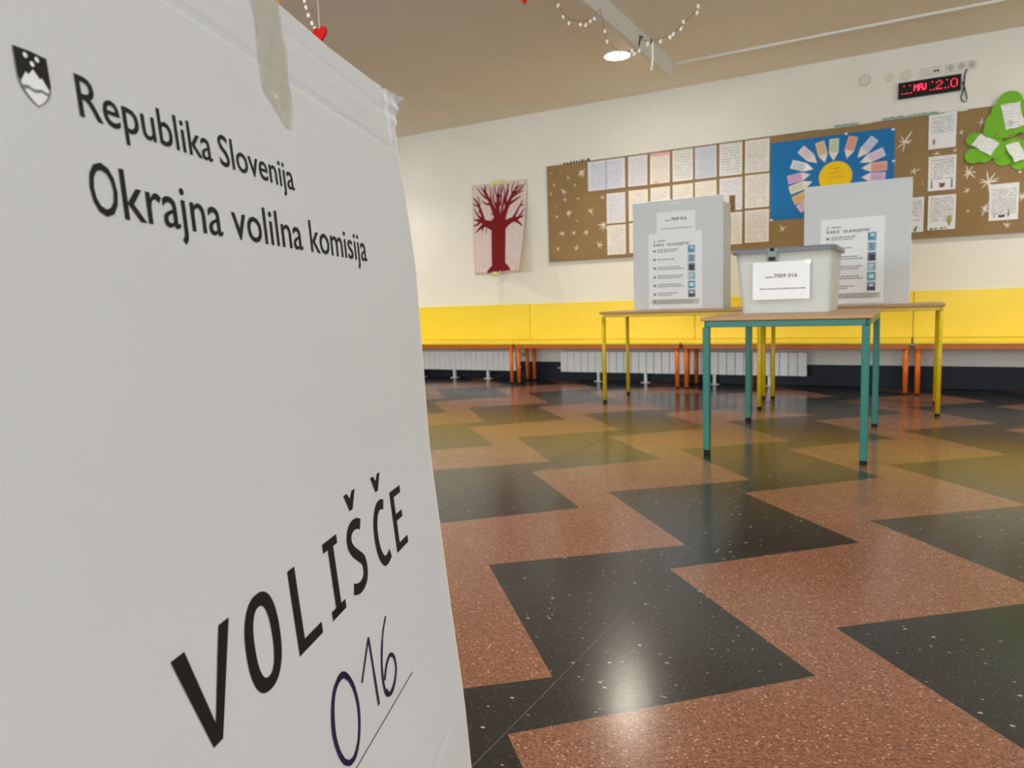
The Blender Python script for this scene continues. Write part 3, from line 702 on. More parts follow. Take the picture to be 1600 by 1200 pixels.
# green paper treetop with notes
GY = BY - .004
def cloud(circs, n=96):
    cx = sum(c[0] * c[2] for c in circs) / sum(c[2] for c in circs); cz = sum(c[1] * c[2] for c in circs) / sum(c[2] for c in circs)
    out = []
    for k in range(n):
        a = 6.28318 * k / n; d = Vector((math.cos(a), math.sin(a))); best = .02
        for x, z, r in circs:
            o = Vector((x - cx, z - cz)); b = d.dot(o); disc_ = b * b - o.length_squared + r * r
            if disc_ > 0: best = max(best, b + math.sqrt(disc_))
        out.append((cx + d.x * best, cz + d.y * best))
    return out
t = thing('paper_tree', 'green cut-out paper treetop with white notes at the right end of the pinboard', 'paper tree', (.9, GY, 1.70))
for i, cs in enumerate(([(.792, 1.798, .064), (.89, 1.744, .050), (.935, 1.80, .084), (.845, 1.847, .084), (1.02, 1.78, .07), (1.0, 1.88, .09)],
                        [(1.0, 2.15, .09), (1.08, 2.05, .1), (1.15, 1.93, .09), (1.04, 1.96, .1), (1.1, 1.84, .07)],
                        [(.599, 1.95, .052), (.6, 1.831, .058), (.67, 1.823, .052), (.682, 1.925, .075), (.741, 1.861, .067), (.714, 1.939, .066)],
                        [(.814, 2.193, .081), (.772, 2.142, .069), (.765, 2.046, .103), (.71, 2.005, .055), (.855, 2.141, .073), (.815, 2.0, .07), (.9, 2.015, .055)])):
    bm = bmesh.new(); yy = GY - .006 * i; prism(bm, cloud(cs), yy - .004, yy)
    new_obj('green_cutout', bm, M['green'], t)
for pts in ([(.715, 1.955), (.735, 1.972), (.765, 1.985), (.757, 1.968), (.738, 1.958), (.722, 1.95)], [(.80, 1.94), (.825, 1.955), (.848, 1.972), (.845, 1.952), (.825, 1.935), (.81, 1.93)]):
    bm = bmesh.new(); prism(bm, pts, GY - .0235, GY - .0225); new_obj('cut_opening', bm, M['board'], t)
NOTE = paper_mat('note_paper', (244, 244, 242), (150, 148, 146), 9, .45, seed=21.)
rs = random.Random(3)
for qi, quad in enumerate(([(.757, 2.176), (.878, 2.187), (.906, 2.012), (.797, 1.991)], [(.641, 1.989), (.76, 1.898), (.709, 1.816), (.58, 1.913)], [(.798, 1.879), (.88, 1.893), (.925, 1.77), (.856, 1.751)], [(.98, 2.08), (1.08, 2.06), (1.06, 1.93), (.97, 1.95)])):
    pts = []
    for a, b in zip(quad, quad[1:] + quad[:1]):
        for k in range(4):
            v = Vector(a) + (Vector(b) - Vector(a)) * k / 4; pts.append((v.x + (rs.uniform(-.006, .006) if k else 0), v.y + (rs.uniform(-.006, .006) if k else 0)))
    bm = bmesh.new(); prism(bm, pts, GY - .028, GY - .0265); nt_ = new_obj('note', bm, NOTE, t)
    if qi == 0:
        bm = bmesh.new()
        for k in range(5):
            a0 = k * 1.2566
            prism(bm, [(.823 + .019 * math.cos(a0 + j), 2.037 + .019 * math.sin(a0 + j)) for j in (-.38, .38)] + [(.823 + .012 * math.cos(a0), 2.037 + .012 * math.sin(a0))], GY - .0290, GY - .0285)
        prism(bm, blob(.823, 2.037, .006, .006, 6), GY - .0290, GY - .0285)
        q = new_obj('ball_drawing', bm, M['ink'], origin=t['_o']); q.parent = nt_

# ------------------------------------------------------------------ painting of a tree, curling off the wall
PX0, PX1, PZ0, PZ1 = -3.925, -3.262, 1.148, 2.094
def paint_map(s, q):
    d = .012 + .25 * max(0, s) ** 2.2 * (1 - q) ** 1.6 + .03 * max(0, s - .6) + .006 * math.sin(q * 5)
    return Vector((PX0 + (PX1 - PX0) * s, W - d, PZ0 + (PZ1 - PZ0) * q))
t = thing('painting', 'painting of a dark red bare tree on pinkish paper taped to the wall', 'painting', (-3.59, W - .02, 1.148))
bm = bmesh.new(); nx, nz = 24, 30
g = [[bm.verts.new(paint_map(i / nx, j / nz)) for i in range(nx + 1)] for j in range(nz + 1)]
for j in range(nz):
    for i in range(nx): bm.faces.new((g[j][i], g[j][i + 1], g[j + 1][i + 1], g[j + 1][i]))
o = new_obj('paper', bm, M['pink_paper'], t, smooth=True); s = o.modifiers.new('thickness', 'SOLIDIFY'); s.thickness = .0012; s.offset = 0
bm = bmesh.new(); cnt = [0]
def pmap(s, q):
    p = paint_map(min(.995, max(.005, s)), min(.995, max(.005, q))); p.y -= .0028 + .00004 * (cnt[0] % 12); return p
def branch(pts, w0, w1):
    cnt[0] += 1; P = spline(pts, 6); ws = [w0 + (w1 - w0) * i / (len(P) - 1) for i in range(len(P))]; stroke(bm, P, ws, pmap)
branch([(.50, .02), (.49, .12), (.49, .3), (.49, .5), (.50, .60)], .30, .27)
branch([(.47, .14), (.42, .06), (.33, .045), (.24, .01)], .16, .02); branch([(.54, .14), (.60, .07), (.68, .05), (.76, .025)], .16, .02)
branch([(.47, .08), (.46, .01)], .10, .03); branch([(.54, .08), (.56, .01)], .08, .03)
for pts, w in (([(.48, .55), (.47, .68), (.48, .82), (.50, .96)], .13), ([(.48, .56), (.40, .70), (.30, .84), (.17, .97)], .10), ([(.42, .66), (.36, .80), (.34, .96)], .05), ([(.42, .52), (.30, .55), (.18, .59), (.02, .62)], .13),
               ([(.22, .57), (.16, .70), (.08, .82), (.02, .86)], .06), ([(.24, .56), (.14, .52), (.05, .47)], .06), ([(.2, .54), (.17, .47)], .03), ([(.26, .55), (.24, .45)], .02),
               ([(.55, .52), (.62, .68), (.74, .84), (.86, .96)], .11), ([(.63, .70), (.63, .84), (.68, .97)], .05), ([(.52, .55), (.56, .72), (.60, .86), (.58, .97)], .05), ([(.56, .50), (.70, .56), (.84, .58), (.98, .60)], .10),
               ([(.76, .57), (.86, .68), (.95, .78)], .05), ([(.80, .57), (.90, .53), (.97, .49)], .04), ([(.3, .83), (.2, .88), (.10, .97)], .03), ([(.36, .77), (.26, .78), (.18, .82)], .03), ([(.70, .80), (.80, .84), (.94, .88)], .03), ([(.74, .84), (.74, .92), (.78, .98)], .025),
               ([(.48, .80), (.44, .9), (.42, .98)], .03), ([(.49, .82), (.56, .92), (.55, .98)], .025), ([(.24, .88), (.27, .97)], .03), ([(.12, .76), (.05, .78), (.01, .80)], .02), ([(.9, .72), (.97, .72)], .018), ([(.12, .68), (.14, .8), (.10, .88)], .02), ([(.8, .9), (.92, .94)], .02), ([(.42, .66), (.34, .66)], .02), ([(.34, .80), (.24, .93), (.25, .99)], .04), ([(.52, .74), (.54, .86), (.52, .97)], .04), ([(.66, .74), (.78, .78), (.90, .82)], .04), ([(.78, .86), (.90, .90), (.98, .96)], .03), ([(.16, .60), (.08, .56), (.01, .55)], .04), ([(.2, .6), (.1, .66), (.03, .74)], .04), ([(.88, .585), (.95, .65), (.98, .68)], .035), ([(.47, .7), (.40, .82), (.40, .95)], .04), ([(.58, .76), (.66, .88), (.66, .97)], .04)):
    branch(pts, w, .012)
new_obj('painted_tree', bm, M['red_paint'], t)
for x, z, w, h in ((-3.60, 2.098, .17, .04), (-3.63, 1.148, .10, .03)):
    bm = bmesh.new(); d = .0165 if z > 2 else .016 + .25 * .44 ** 2.2
    prism(bm, [(x - w / 2, z - h / 2), (x + w / 2, z - h / 2), (x + w / 2, z + h / 2), (x - w / 2, z + h / 2)], W - d - .0012, W - d); new_obj('masking_tape', bm, M['masking'], t)

# ------------------------------------------------------------------ clock, sockets, cover plates
CX0, CX1, CZ0, CZ1, CY = .079, .503, 2.336, 2.460, W - .034
t = thing('wall_clock', 'black wall clock with red LED characters above the pinboard', 'clock', (.29, W - .017, 2.336))
new_obj('housing', bx(CX0, CX1, CY, W - .001, CZ0, CZ1), M['clock'], t, bevel=.004)
GL = {'M': ('1...1', '11.11', '1.1.1', '1.1.1', '1...1', '1...1', '1...1'), 'A': ('.111.', '1...1', '1...1', '11111', '1...1', '1...1', '1...1'), 'J': ('...1', '...1', '...1', '...1', '...1', '1..1', '.11.'),
      '2': ('.11.', '1..1', '...1', '..1.', '.1..', '1...', '1111'), '0': ('.11.', '1..1', '1..1', '1..1', '1..1', '1..1', '.11.'), '1': ('.1..', '....', '....', '....', '....', '....', '1.1.')}
def led(ch, u0, u1, v0, v1):
    bm = bmesh.new()
    rows = GL[ch]; n = len(rows[0])
    for j, rw in enumerate(rows):
        for i, c in enumerate(rw):
            if c == '1':
                x = CX0 + (CX1 - CX0) * (u0 + (u1 - u0) * i / (n - 1)); z = CZ1 - (CZ1 - CZ0) * (v0 + (v1 - v0) * j / 6)
                tube(bm, [(x, CY - .0002, z), (x, CY - .0012, z)], .0038, 10)
    new_obj('red_character', bm, M['led'], t)
for ch, a, b in (('1', .07, .145), ('1', .165, .24), ('M', .262, .325), ('A', .34, .395), ('J', .41, .445), ('1', .525, .60), ('2', .617, .70), ('1', .755, .83), ('0', .845, .935)):
    led(ch, a, b, .27 if ch in 'MAJ' else .25, .62 if ch in 'MAJ' else .72)
cab = [(.538, W - .012, 2.49), (.527, W - .010, 2.46), (.522, W - .009, 2.41), (.523, W - .010, 2.36), (.512, W - .012, 2.31), (.505, W - .011, 2.285), (.516, W - .010, 2.258), (.539, W - .010, 2.248), (.545, W - .011, 2.272), (.534, W - .014, 2.32), (.524, W - .017, 2.36), (.514, W - .018, 2.39), (.504, W - .018, 2.40)]
bm = bmesh.new(); tube(bm, cab, .0042, 8); new_obj('power_cable', bm, M['cable'], t, smooth=True)
def plate(x0, x1, z0, z1, kinds, label):
    t = thing('socket_plate', label, 'wall socket', ((x0 + x1) / 2, W - .006, z0), 'socket plates above the clock')
    new_obj('plate', bx(x0, x1, W - .010, W - .001, z0, z1), M['socket'], t, bevel=.003)
    n = len(kinds); w = (x1 - x0) / n
    for i, k in enumerate(kinds):
        c = (x0 + w * (i + .5), (z0 + z1) / 2)
        if k == 'schuko':
            bm = bmesh.new(); disc(bm, (c[0], W - .0101, c[1]), .0225, 'y', .0035, 24); s = new_obj('socket_well', bm, M['cover_grey'], t)
            for dx in (-.0095, .0095):
                bm = bmesh.new(); disc(bm, (c[0] + dx, W - .0136, c[1]), .0042, 'y', .0008, 10); q = new_obj('pin_hole', bm, M['hole'], origin=t['_o']); q.parent = s
            for dz in (-.019, .019):
                q = new_obj('earth_clip', bx(c[0] - .004, c[0] + .004, W - .0145, W - .0137, c[1] + dz - .003, c[1] + dz + .003), M['hole'], origin=t['_o']); q.parent = s
        elif k == 'data':
            for dx in (-.010, .010): new_obj('port', bx(c[0] + dx - .0075, c[0] + dx + .0075, W - .0112, W - .0101, c[1] - .014, c[1] + .001), M['rubber'], t)
        else:
            new_obj('blank_insert', bx(c[0] - .024, c[0] + .024, W - .0125, W - .0101, c[1] - .022, c[1] + .022), M['cover'], t, bevel=.001)
plate(.226, .373, 2.489, 2.553, ('blank', 'data'), 'double plate with black data ports above the clock')
plate(.397, .602, 2.486, 2.552, ('schuko',) * 3, 'triple power socket above the right end of the clock')
for x, z, r, m, lab in ((-.163, 2.531, .046, 'cover_grey', 'grey round wall cover, leftmost of three above the pinboard'), (.017, 2.522, .036, 'cover', 'smaller cream round wall cover, middle of three'), (.131, 2.522, .040, 'cover', 'cream round wall cover nearest the clock')):
    t = thing('cover_plate', lab, 'cover plate', (x, W, z - r), 'round wall covers')
    bm = bmesh.new(); disc(bm, (x, W - .0005, z), r, 'y', .006, 32); new_obj('rim', bm, M[m], t)
    bm = bmesh.new(); disc(bm, (x, W - .0066, z), r * .78, 'y', .003, 32); new_obj('cap', bm, M['cover_pale'] if m == 'cover_grey' else M[m], t)

def wall_pt(x, z): return (-.000733 * x * x + 1.083376 * x - .256128, 1.074479 * z - .014432)
def to_wall(objs):
    where = {o: (o.location.copy() if o.parent is None else None) for o in objs}
    for o in objs:
        r = o
        while r.parent: r = r.parent
        w = where[r]
        if o.type != 'MESH': continue
        nx_, nz_ = wall_pt(w.x, w.z)
        for v in o.data.vertices:
            a, b = wall_pt(v.co.x + w.x, v.co.z + w.z); v.co.x, v.co.z = a - nx_, b - nz_
    for o in objs:
        if where[o] is not None: o.location.x, o.location.z = wall_pt(where[o].x, where[o].z)
to_wall([o for o in bpy.data.objects if o not in _before])

# ------------------------------------------------------------------ fairy lights and hearts under the ceiling
def garland(label, y, wires, bulbs, group=None, ribbon=None, clips=()):
    t = thing('fairy_lights', label, 'string lights', (wires[0][0][0], y, CEIL), group)
    bm = bmesh.new()
    for w in wires: tube(bm, [(p.x, y, p.y) for p in spline(w, 6)], .0022, 6)
    new_obj('wire', bm, M['wire'], t)
    for i, (x, z) in enumerate(bulbs):
        bm = bmesh.new(); bmesh.ops.create_uvsphere(bm, u_segments=10, v_segments=7, radius=1)
        a = (.35, -.3, .1, -.1, .45)[i % 5]
        bmesh.ops.scale(bm, verts=bm.verts, vec=(.0085, .0085, .0135)); bmesh.ops.rotate(bm, verts=bm.verts, matrix=Matrix.Rotation(a, 3, 'Y')); bmesh.ops.translate(bm, verts=bm.verts, vec=(x, y, z - .006))
        new_obj('bulb', bm, M['bulb'], t, smooth=True)
    if ribbon:
        bm = bmesh.new()
        for (a, b), (c, d) in zip(ribbon, ribbon[1:]):
            bm.faces.new([bm.verts.new(v) for v in ((a - .006, y - .003, b), (a + .006, y - .003, b), (c + .006, y - .004, d), (c - .006, y - .004, d))])
        bmesh.ops.remove_doubles(bm, verts=bm.verts, dist=.0004)
        o = new_obj('ribbon_end', bm, M['ribbon'], t); s = o.modifiers.new('thickness', 'SOLIDIFY'); s.thickness = .001
    for (x0, z0), (x1, z1) in clips:
        bm = bmesh.new(); tube(bm, [(x0, y - .004, z0), (x1, y - .004, z1)], .006, 8); new_obj('clip', bm, M['cable'], t)
GA = 4.3
garland('white fairy lights swagging past the lit ceiling light to the beam', GA,
        [[(-2.06, 2.923), (-2.01, 2.80), (-1.993, 2.725), (-1.957, 2.655), (-1.905, 2.61), (-1.84, 2.588), (-1.785, 2.588), (-1.745, 2.606), (-1.71, 2.635)], [(-1.71, 2.62), (-1.690, 2.52), (-1.675, 2.45), (-1.61, 2.375), (-1.513, 2.35), (-1.473, 2.358), (-1.462, 2.40), (-1.425, 2.392)]],
        [(-1.993, 2.719), (-1.960, 2.644), (-1.922, 2.598), (-1.845, 2.575), (-1.811, 2.564), (-1.779, 2.580), (-1.752, 2.590), (-1.686, 2.503), (-1.672, 2.440), (-1.59, 2.362), (-1.501, 2.335), (-1.514, 2.357), (-1.470, 2.349)],
        clips=[[(-1.471, 2.372), (-1.461, 2.417)], [(-1.468, 2.424), (-1.445, 2.412)]])
garland('white fairy lights swagging from the beam to the upper right', GA,
        [[(-1.418, 2.388), (-1.365, 2.384), (-1.283, 2.397), (-1.217, 2.433), (-1.13, 2.50), (-1.10, 2.58), (-1.07, 2.75), (-1.04, 2.923)]],
        [(-1.418, 2.377), (-1.397, 2.385), (-1.340, 2.376), (-1.283, 2.388), (-1.264, 2.402), (-1.218, 2.422), (-1.203, 2.456), (-1.125, 2.489), (-1.118, 2.523)],
        ribbon=[(-1.389, 2.382), (-1.387, 2.33), (-1.387, 2.28), (-1.396, 2.215)], clips=[[(-1.397, 2.367), (-1.393, 2.392)]])
def heart(x, y, z, w, label, top=None):
    """z is the height of the tip"""
    t = thing('heart_ornament', label, 'ornament', (x, y, z))
    pts = []
    for i in range(44):
        a = 6.28318 * i / 44; pts.append((x + w * .5 * math.sin(a) ** 3, z + w * (.53 + (13 * math.cos(a) - 5 * math.cos(2 * a) - 2 * math.cos(3 * a) - math.cos(4 * a)) / 32)))
    bm = bmesh.new(); prism(bm, pts, y - .006, y + .006); new_obj('felt_heart', bm, M['felt'], t, bevel=.003)
    bm = bmesh.new(); tube(bm, [(x, y, z + w * .75), (x, y, CEIL)], .0015, 6); new_obj('hanging_string', bm, M['ribbon'], t)
garland('white fairy lights hanging down behind the top edge of the white sign', 3.0,
        [[(-2.99, 2.923), (-2.92, 2.70), (-2.872, 2.52), (-2.85, 2.42), (-2.815, 2.345), (-2.80, 2.28)], [(-2.93, 2.923), (-2.85, 2.56), (-2.786, 2.36)]],
        [(-2.867, 2.515), (-2.860, 2.479), (-2.847, 2.437), (-2.825, 2.392), (-2.808, 2.360)])
heart(-2.738, 2.96, 2.250, .095, 'red heart showing just above the slanting top edge of the white sign')
heart(-1.540, 2.97, 2.187, .13, 'red heart hanging at the top edge left of the beam')

# ------------------------------------------------------------------ the white cardboard sign in front
P0 = Vector((-.5142, .6884, .8525)); DH = Vector((-.3407, .9385, -.0125)); DV = Vector((.0890, .0263, -.9583)); NN = Vector((-.9054, -.3163, -.0940))        # NN points away from the viewer
def interp(tab, v):
    for (a, b), (c, d) in zip(tab, tab[1:]):
        if v <= c: return b + (d - b) * max(0, (v - a)) / (c - a)
    return tab[-1][1]
BOW = [(-.5, .022), (-.3, .019), (-.184, .0172), (-.081, .0150), (.033, .0075), (.142, .001), (.35, -.001), (3, -.001)]
EDGE = [(-.29, .012), (-.28, .010), (-.262, -.012), (-.240, -.026), (-.215, -.029), (-.17, -.022), (-.076, -.012), (.03, -.013), (.14, -.015), (.56, -.011), (3, -.011)]
TOP = [(-.70, -.266), (-.20, -.266), (-.10, -.271), (-.05, -.276), (.02, -.283)]
def bow_smooth(v): return sum(interp(BOW, v + d) for d in (-.03, -.015, 0, .015, .03)) / 5
def sign_w(u, v):
    w = bow_smooth(v)
    for c, a, s in ((-.2085, -.0011, .0028), (-.233, .0004, .004), (-.247, -.0005, .003), (.3435, -.0004, .0016), (.465, -.0009, .003)):
        w += a * math.exp(-((v - c) / s) ** 2)
    if v > .465: w -= .004 * min(1, (v - .465) / .1)
    corner = max(0, (u + .075) / .075) * max(0, min(1, (-.205 - v) / .05))
    w += corner * (.003 * math.sin(v * 330) + .0015 * math.sin(u * 260))
    w += -.0022 * math.exp(-((u + .052) / .004) ** 2) * max(0, min(1, (-.2 - v) / .03))
    return w
def sgn(u, v, lift=0.0):
    return P0 + DH * u + DV * v - NN * (sign_w(u, v) + lift)
UL = -.66; VB = lambda u: (P0.z - .0125 * u) / .9583 - .0005
t = thing('cardboard_sign', 'large white cardboard polling-place sign in the left foreground', 'sign', (-.35, .33, 0))
nu, nv = 110, 190
def grid_uv(i, j):
    s = i / nu; s = 1 - (1 - s) ** 1.35
    q = j / nv; q = q ** 1.5
    # the rim follows the torn corner
    vt = -.266; vb = 1.0
    v = vt + (vb - vt) * q; ue = interp(EDGE, v)
    u = UL + (ue - UL) * s
    v0 = interp(TOP, u); v = v0 + (VB(u) - v0) * q
    ue = interp(EDGE, v); u = UL + (ue - UL) * s
    return u, v
bm = bmesh.new(); TH = .0042
fg = [[None] * (nu + 1) for _ in range(nv + 1)]; bgk = [[None] * (nu + 1) for _ in range(nv + 1)]
for j in range(nv + 1):
    for i in range(nu + 1):
        u, v = grid_uv(i, j); fg[j][i] = bm.verts.new(sgn(u, v)); bgk[j][i] = bm.verts.new(sgn(u, v, -TH))
for j in range(nv):
    for i in range(nu):
        bm.faces.new((fg[j][i], fg[j][i + 1], fg[j + 1][i + 1], fg[j + 1][i])).material_index = int(i >= nu - 2 and j > 14); bm.faces.new((bgk[j][i], bgk[j + 1][i], bgk[j + 1][i + 1], bgk[j][i + 1]))
def rim(a, b, c, d): bm.faces.new((a, b, c, d)).material_index = 1
for j in range(nv):
    rim(fg[j][0], fg[j + 1][0], bgk[j + 1][0], bgk[j][0]); rim(fg[j][nu], bgk[j][nu], bgk[j + 1][nu], fg[j + 1][nu])
for i in range(nu):
    bm.faces.new((fg[0][i], bgk[0][i], bgk[0][i + 1], fg[0][i + 1])); rim(fg[nv][i], fg[nv][i + 1], bgk[nv][i + 1], bgk[nv][i])
new_obj('panel', bm, [M['sign'], M['sign_edge']], t, smooth=False)
INK = .00045
ink = lambda u, v: sgn(u, v, INK)
def txt(s, a, b, base, cap, bold): return text_bm(s, lambda x, y: ink(x, 2 * base - y), a, b, base, cap, bold)
bm = txt('Republika', -.5215, -.4150, -.1200, .0208, .004)
for w_, a, b, base, cap, bold in (('Slovenija', -.4070, -.3075, -.1200, .0208, .004), ('O', -.5225, -.5042, -.0745, .0268, .004), ('krajna', -.5012, -.4145, -.0745, .0268, .004), ('volilna', -.4030, -.3055, -.0745, .0268, .004), ('komisija', -.2915, -.1705, -.0745, .0268, .004)):
    join(bm, txt(w_, a, b, base, cap, bold))
new_obj('printed_lettering', bm, M['ink'], t)
# VOLISCE with carons, drawn heavy
bm = bmesh.new(); vt, vb = .1565, .2195; sw = .0098
def S(pts, w=sw): stroke(bm, dense(pts, .004), w, ink)
def ring(cx, cy, rx, ry, wx, wy, n=56):
    a = [bm.verts.new(ink(cx + rx * math.copysign(abs(math.cos(q)) ** .86, math.cos(q)), cy + ry * math.copysign(abs(math.sin(q)) ** .86, math.sin(q)))) for q in (6.28318 * k / n for k in range(n))]
    b = [bm.verts.new(ink(cx + (rx - wx) * math.copysign(abs(math.cos(q)) ** .86, math.cos(q)), cy + (ry - wy) * math.copysign(abs(math.sin(q)) ** .86, math.sin(q)))) for q in (6.28318 * k / n for k in range(n))]
    for k in range(n): bm.faces.new((a[k], a[(k + 1) % n], b[(k + 1) % n], b[k]))
def poly(pts): bm.faces.new([bm.verts.new(ink(*p)) for p in pts])
poly([(-.5090, vt), (-.4975, vt), (-.4815, vb - .012), (-.4775, vb), (-.4865, vb)]); poly([(-.4655, vt), (-.4548, vt), (-.4775, vb), (-.4815, vb - .012)])
ring(-.4225, (vt + vb) / 2, 0.0208, (vb - vt) / 2 + .001, .0102, .0088)
S([(-.3765, vt), (-.3765, vb)], .0104); S([(-.3713, vb - .0042), (-.3435, vb - .0042)], .0086)
S([(-.3115, vt), (-.3115, vb)], .0100); S([(-.3250, vt + .0037), (-.2985, vt + .0037)], .0074); S([(-.3250, vb - .0037), (-.2985, vb - .0037)], .0074)
sp = spline([(-.2485, vt + .0075), (-.256, vt + .0043), (-.266, vt + .0042), (-.2735, vt + .0085), (-.2755, vt + .0165), (-.2705, vt + .0245), (-.262, vt + .0315), (-.2525, vt + .039), (-.2505, vt + .0475), (-.2535, vt + .0555), (-.2625, vt + .0590), (-.271, vt + .0585), (-.2795, vt + .0555)], 5)
stroke(bm, sp, .0096, ink)
sp = spline([(-.1885, vt + .0065), (-.196, vt + .0042), (-.205, vt + .0060), (-.2125, vt + .0140), (-.2160, vt + .0260), (-.2155, vt + .0390), (-.2110, vt + .0510), (-.2035, vt + .0582), (-.195, vt + .0588), (-.1865, vt + .0560)], 5)
stroke(bm, sp, .0096, ink)
S([(-.1635, vt), (-.1635, vb)], .0102); S([(-.1590, vt + .0038), (-.1375, vt + .0038)], .0076); S([(-.1590, vt + .0290), (-.1405, vt + .0290)], .0072); S([(-.1590, vb - .0038), (-.1335, vb - .0038)], .0076)
for cx in (-.2635, -.2010):
    poly([(cx - .0125, .1305), (cx - .0055, .1305), (cx, .1365), (cx + .0055, .1305), (cx + .0125, .1305), (cx + .0032, .1465), (cx - .0032, .1465)])
new_obj('station_lettering', bm, M['ink'], t)
o = new_obj('writing_line', (lambda b: (stroke(b, dense([(-.46, .3465), (-.1725, .3450)], .01), .0009, ink), b)[1])(bmesh.new()), M['ink'], t)
# hand-written number
bm = bmesh.new(); rs = random.Random(9); ink2 = [0]
def pen(pts, ws):
    ink2[0] += 1; l = INK + .00006 * ink2[0]
    stroke(bm, pts, ws, lambda a, b: sgn(a, b, l))
for r_ in range(3):
    cu, cv = -.3265 + rs.uniform(-.0008, .0008), .3005 + rs.uniform(-.0008, .0008); ru, rv = .0232 + rs.uniform(-.0010, .0008), .0345 + rs.uniform(-.0012, .0010); a0 = rs.uniform(-2.2, -1)
    P = []; wsx = []
    for k in range(49):
        a = a0 + 6.5 * k / 48; du, dv_ = ru * math.cos(a), rv * math.sin(a); P.append((cu + du - .10 * dv_, cv + dv_ + .34 * du)); wsx.append(.0034 + .0012 * math.sin(a * 3 + r_) ** 2)
    pen(P, wsx)
pen(spline([(-.2905, .2905), (-.2800, .2785), (-.2655, .2625)], 6), .0030); pen(spline([(-.2655, .2620), (-.2645, .285), (-.2640, .305), (-.2632, .3265)], 6), [.0034] * 10 + [.0040] * 9)
pen(spline([(-.2215, .2625), (-.2340, .2750), (-.2435, .2930), (-.2475, .3110), (-.2450, .3255), (-.2360, .3315), (-.2230, .3285), (-.2140, .3185), (-.2150, .3065), (-.2240, .3000), (-.2350, .3040), (-.2440, .3140)], 6), [.0026] * 8 + [.0038] * 59)
pen(spline([(-.2440, .3230), (-.2350, .3325), (-.2220, .3290), (-.2135, .3190)], 6), .0030)
new_obj('handwritten_number', bm, M['pen'], t)
# coat of arms
def arms_outline(s=1.0, n=14):
    cu, cw, v0, v1 = -.5455, .0088 * s, -.1405 + (1 - s) * .004, -.1172 - (1 - s) * .004
    top = [(cu - cw, v0), (cu - cw * .4, v0 - .0003), (cu, v0 - .0006), (cu + cw * .4, v0 - .0003), (cu + cw, v0)]
    right = [(cu + cw * (1 - (k / n) ** 2.6), v0 + .0105 + (v1 - v0 - .0105) * (k / n)) for k in range(n + 1)]
    left = [(2 * cu - a, b) for a, b in right[:-1]][::-1]
    return top + right + left
ta = thing  # keep the name short below
bm = bmesh.new(); bm.faces.new([bm.verts.new(ink(*p)) for p in arms_outline()])
arms = new_obj('coat_of_arms', bm, M['grey_ink'], t)
def arm_part(name, pts_list, m, lift):
    bm = bmesh.new()
    for pts in pts_list: bm.faces.new([bm.verts.new(sgn(a, b, INK + lift)) for a, b in pts])
    q = new_obj(name, bm, m, origin=t['_o']); q.parent = arms
arm_part('white_field', [arms_outline(.84)], M['white_paper'], .00008)
cu = -.5455; L0 = -.1405
arm_part('dark_sky', [[(cu - .0086, L0), (cu, L0 - .0005), (cu + .0086, L0), (cu + .0086, L0 + .0125), (cu + .0070, L0 + .0140), (cu + .0042, L0 + .0098), (cu + .0030, L0 + .0106), (cu, L0 + .0072), (cu - .0028, L0 + .0103), (cu - .0042, L0 + .0094), (cu - .0072, L0 + .0140), (cu - .0086, L0 + .0122)]], M['ink'], .00014)
arm_part('wave', [[(cu - .0076, L0 + .0158), (cu - .004, L0 + .0150), (cu - .001, L0 + .0160), (cu + .003, L0 + .0150), (cu + .0070, L0 + .0158), (cu + .0064, L0 + .0172), (cu + .003, L0 + .0164), (cu - .001, L0 + .0175), (cu - .004, L0 + .0166), (cu - .0068, L0 + .0175)]], M['grey_ink'], .00014)
arm_part('stars', [[(a + .0012 * math.cos(k * .7854), b + .0012 * math.sin(k * .7854)) for k in range(8)] for a, b in ((cu - .003, L0 + .0022), (cu + .003, L0 + .0022), (cu, L0 + .0050))], M['white_paper'], .00022)
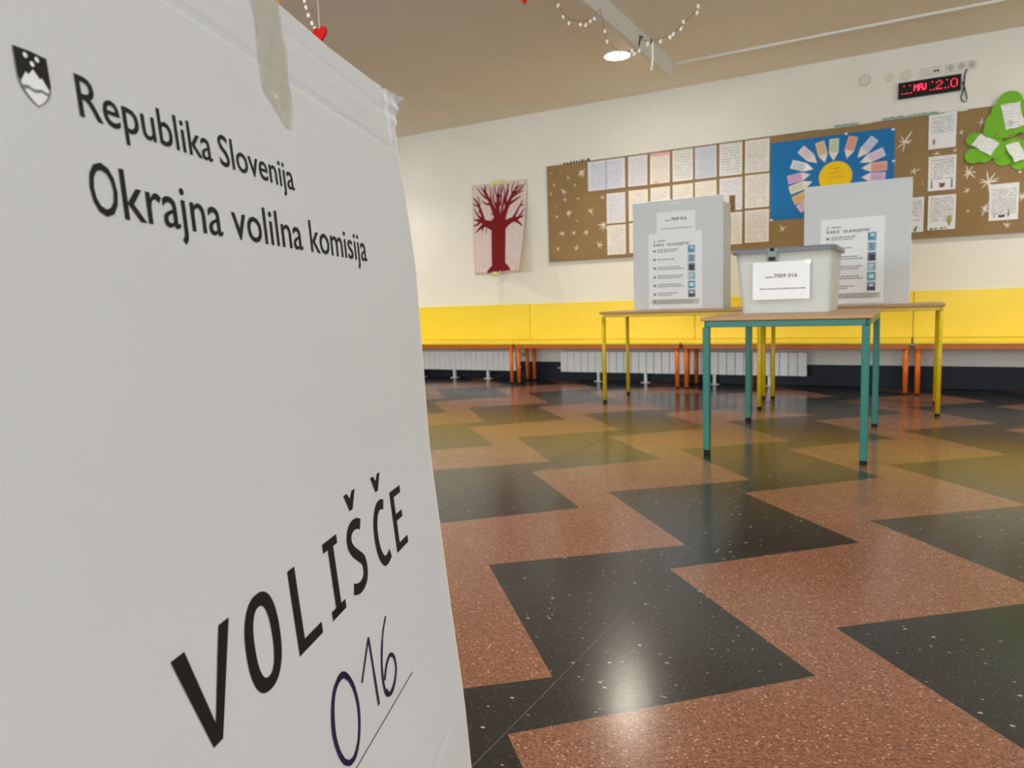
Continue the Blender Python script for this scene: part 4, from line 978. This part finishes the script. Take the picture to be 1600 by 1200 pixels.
# strip of clear tape folded over the top edge
bm = bmesh.new(); left = [(-.337, -.2675), (-.3365, -.24), (-.3375, -.21), (-.3385, -.187), (-.322, -.177), (-.3065, -.1655)]; right = [(-.2935, -.2675), (-.2930, -.24), (-.2930, -.21), (-.2935, -.187), (-.2975, -.177), (-.3030, -.1655)]
rows = []
rs = random.Random(8)
for k in range(len(left) - 1):
    for s in range(6):
        a = Vector(left[k]).lerp(Vector(left[k + 1]), s / 6); b = Vector(right[k]).lerp(Vector(right[k + 1]), s / 6); row = []
        for m_ in range(9):
            p = a.lerp(b, m_ / 8); wr = .0006 * math.sin(m_ * 1.3 + p.y * 120) * (1 if p.y > -.235 else .3)
            row.append(bm.verts.new(sgn(p.x, p.y, .0014 + wr + rs.uniform(0, .0003))))
        rows.append(row)
for a, b in zip(rows, rows[1:]):
    for m_ in range(8): bm.faces.new((a[m_], a[m_ + 1], b[m_ + 1], b[m_]))
back = [bm.verts.new(sgn(-.337 + .0435 * m_ / 8, -.2685, -TH * .5)) for m_ in range(9)]; back2 = [bm.verts.new(sgn(-.337 + .0435 * m_ / 8, -.255, -TH - .0005)) for m_ in range(9)]
for a, b in ((rows[0], back), (back, back2)):
    for m_ in range(8): bm.faces.new((a[m_], a[m_ + 1], b[m_ + 1], b[m_]))
new_obj('clear_tape', bm, M['clear_tape'], t, smooth=True)

# wooden stand the sign leans on
t = thing('wooden_stand', 'wooden post just showing behind the taped top edge of the white sign', 'stand', (-.62, .42, 0))
def back_pt(u, v, off): return P0 + DH * u + DV * v + NN * off
bm = bmesh.new(); d0 = .012; wv = .017
top_v, bot_v = -.3120, .884
vs = []
for v in (top_v, bot_v):
    for u, off in ((-.235 - wv, d0), (-.235 + wv, d0), (-.235 + wv, d0 + .035), (-.235 - wv, d0 + .035)): vs.append(bm.verts.new(back_pt(u, v, off)))
for f in ((0, 1, 2, 3), (7, 6, 5, 4), (0, 4, 5, 1), (1, 5, 6, 2), (2, 6, 7, 3), (3, 7, 4, 0)): bm.faces.new([vs[i] for i in f])
new_obj('post', bm, M['wood'], t)
pt = back_pt(-.235, .2, d0 + .05); ft = Vector((pt.x - .42, pt.y - .14, .012))
bm = bmesh.new(); tube(bm, [pt, ft], .014, 4); new_obj('brace', bm, M['wood'], t)

for o in bpy.data.objects:
    if '_o' in o: del o['_o']
    if o.parent and o.parent.parent: o.location = (0, 0, 0)     # sub-parts share their part's frame
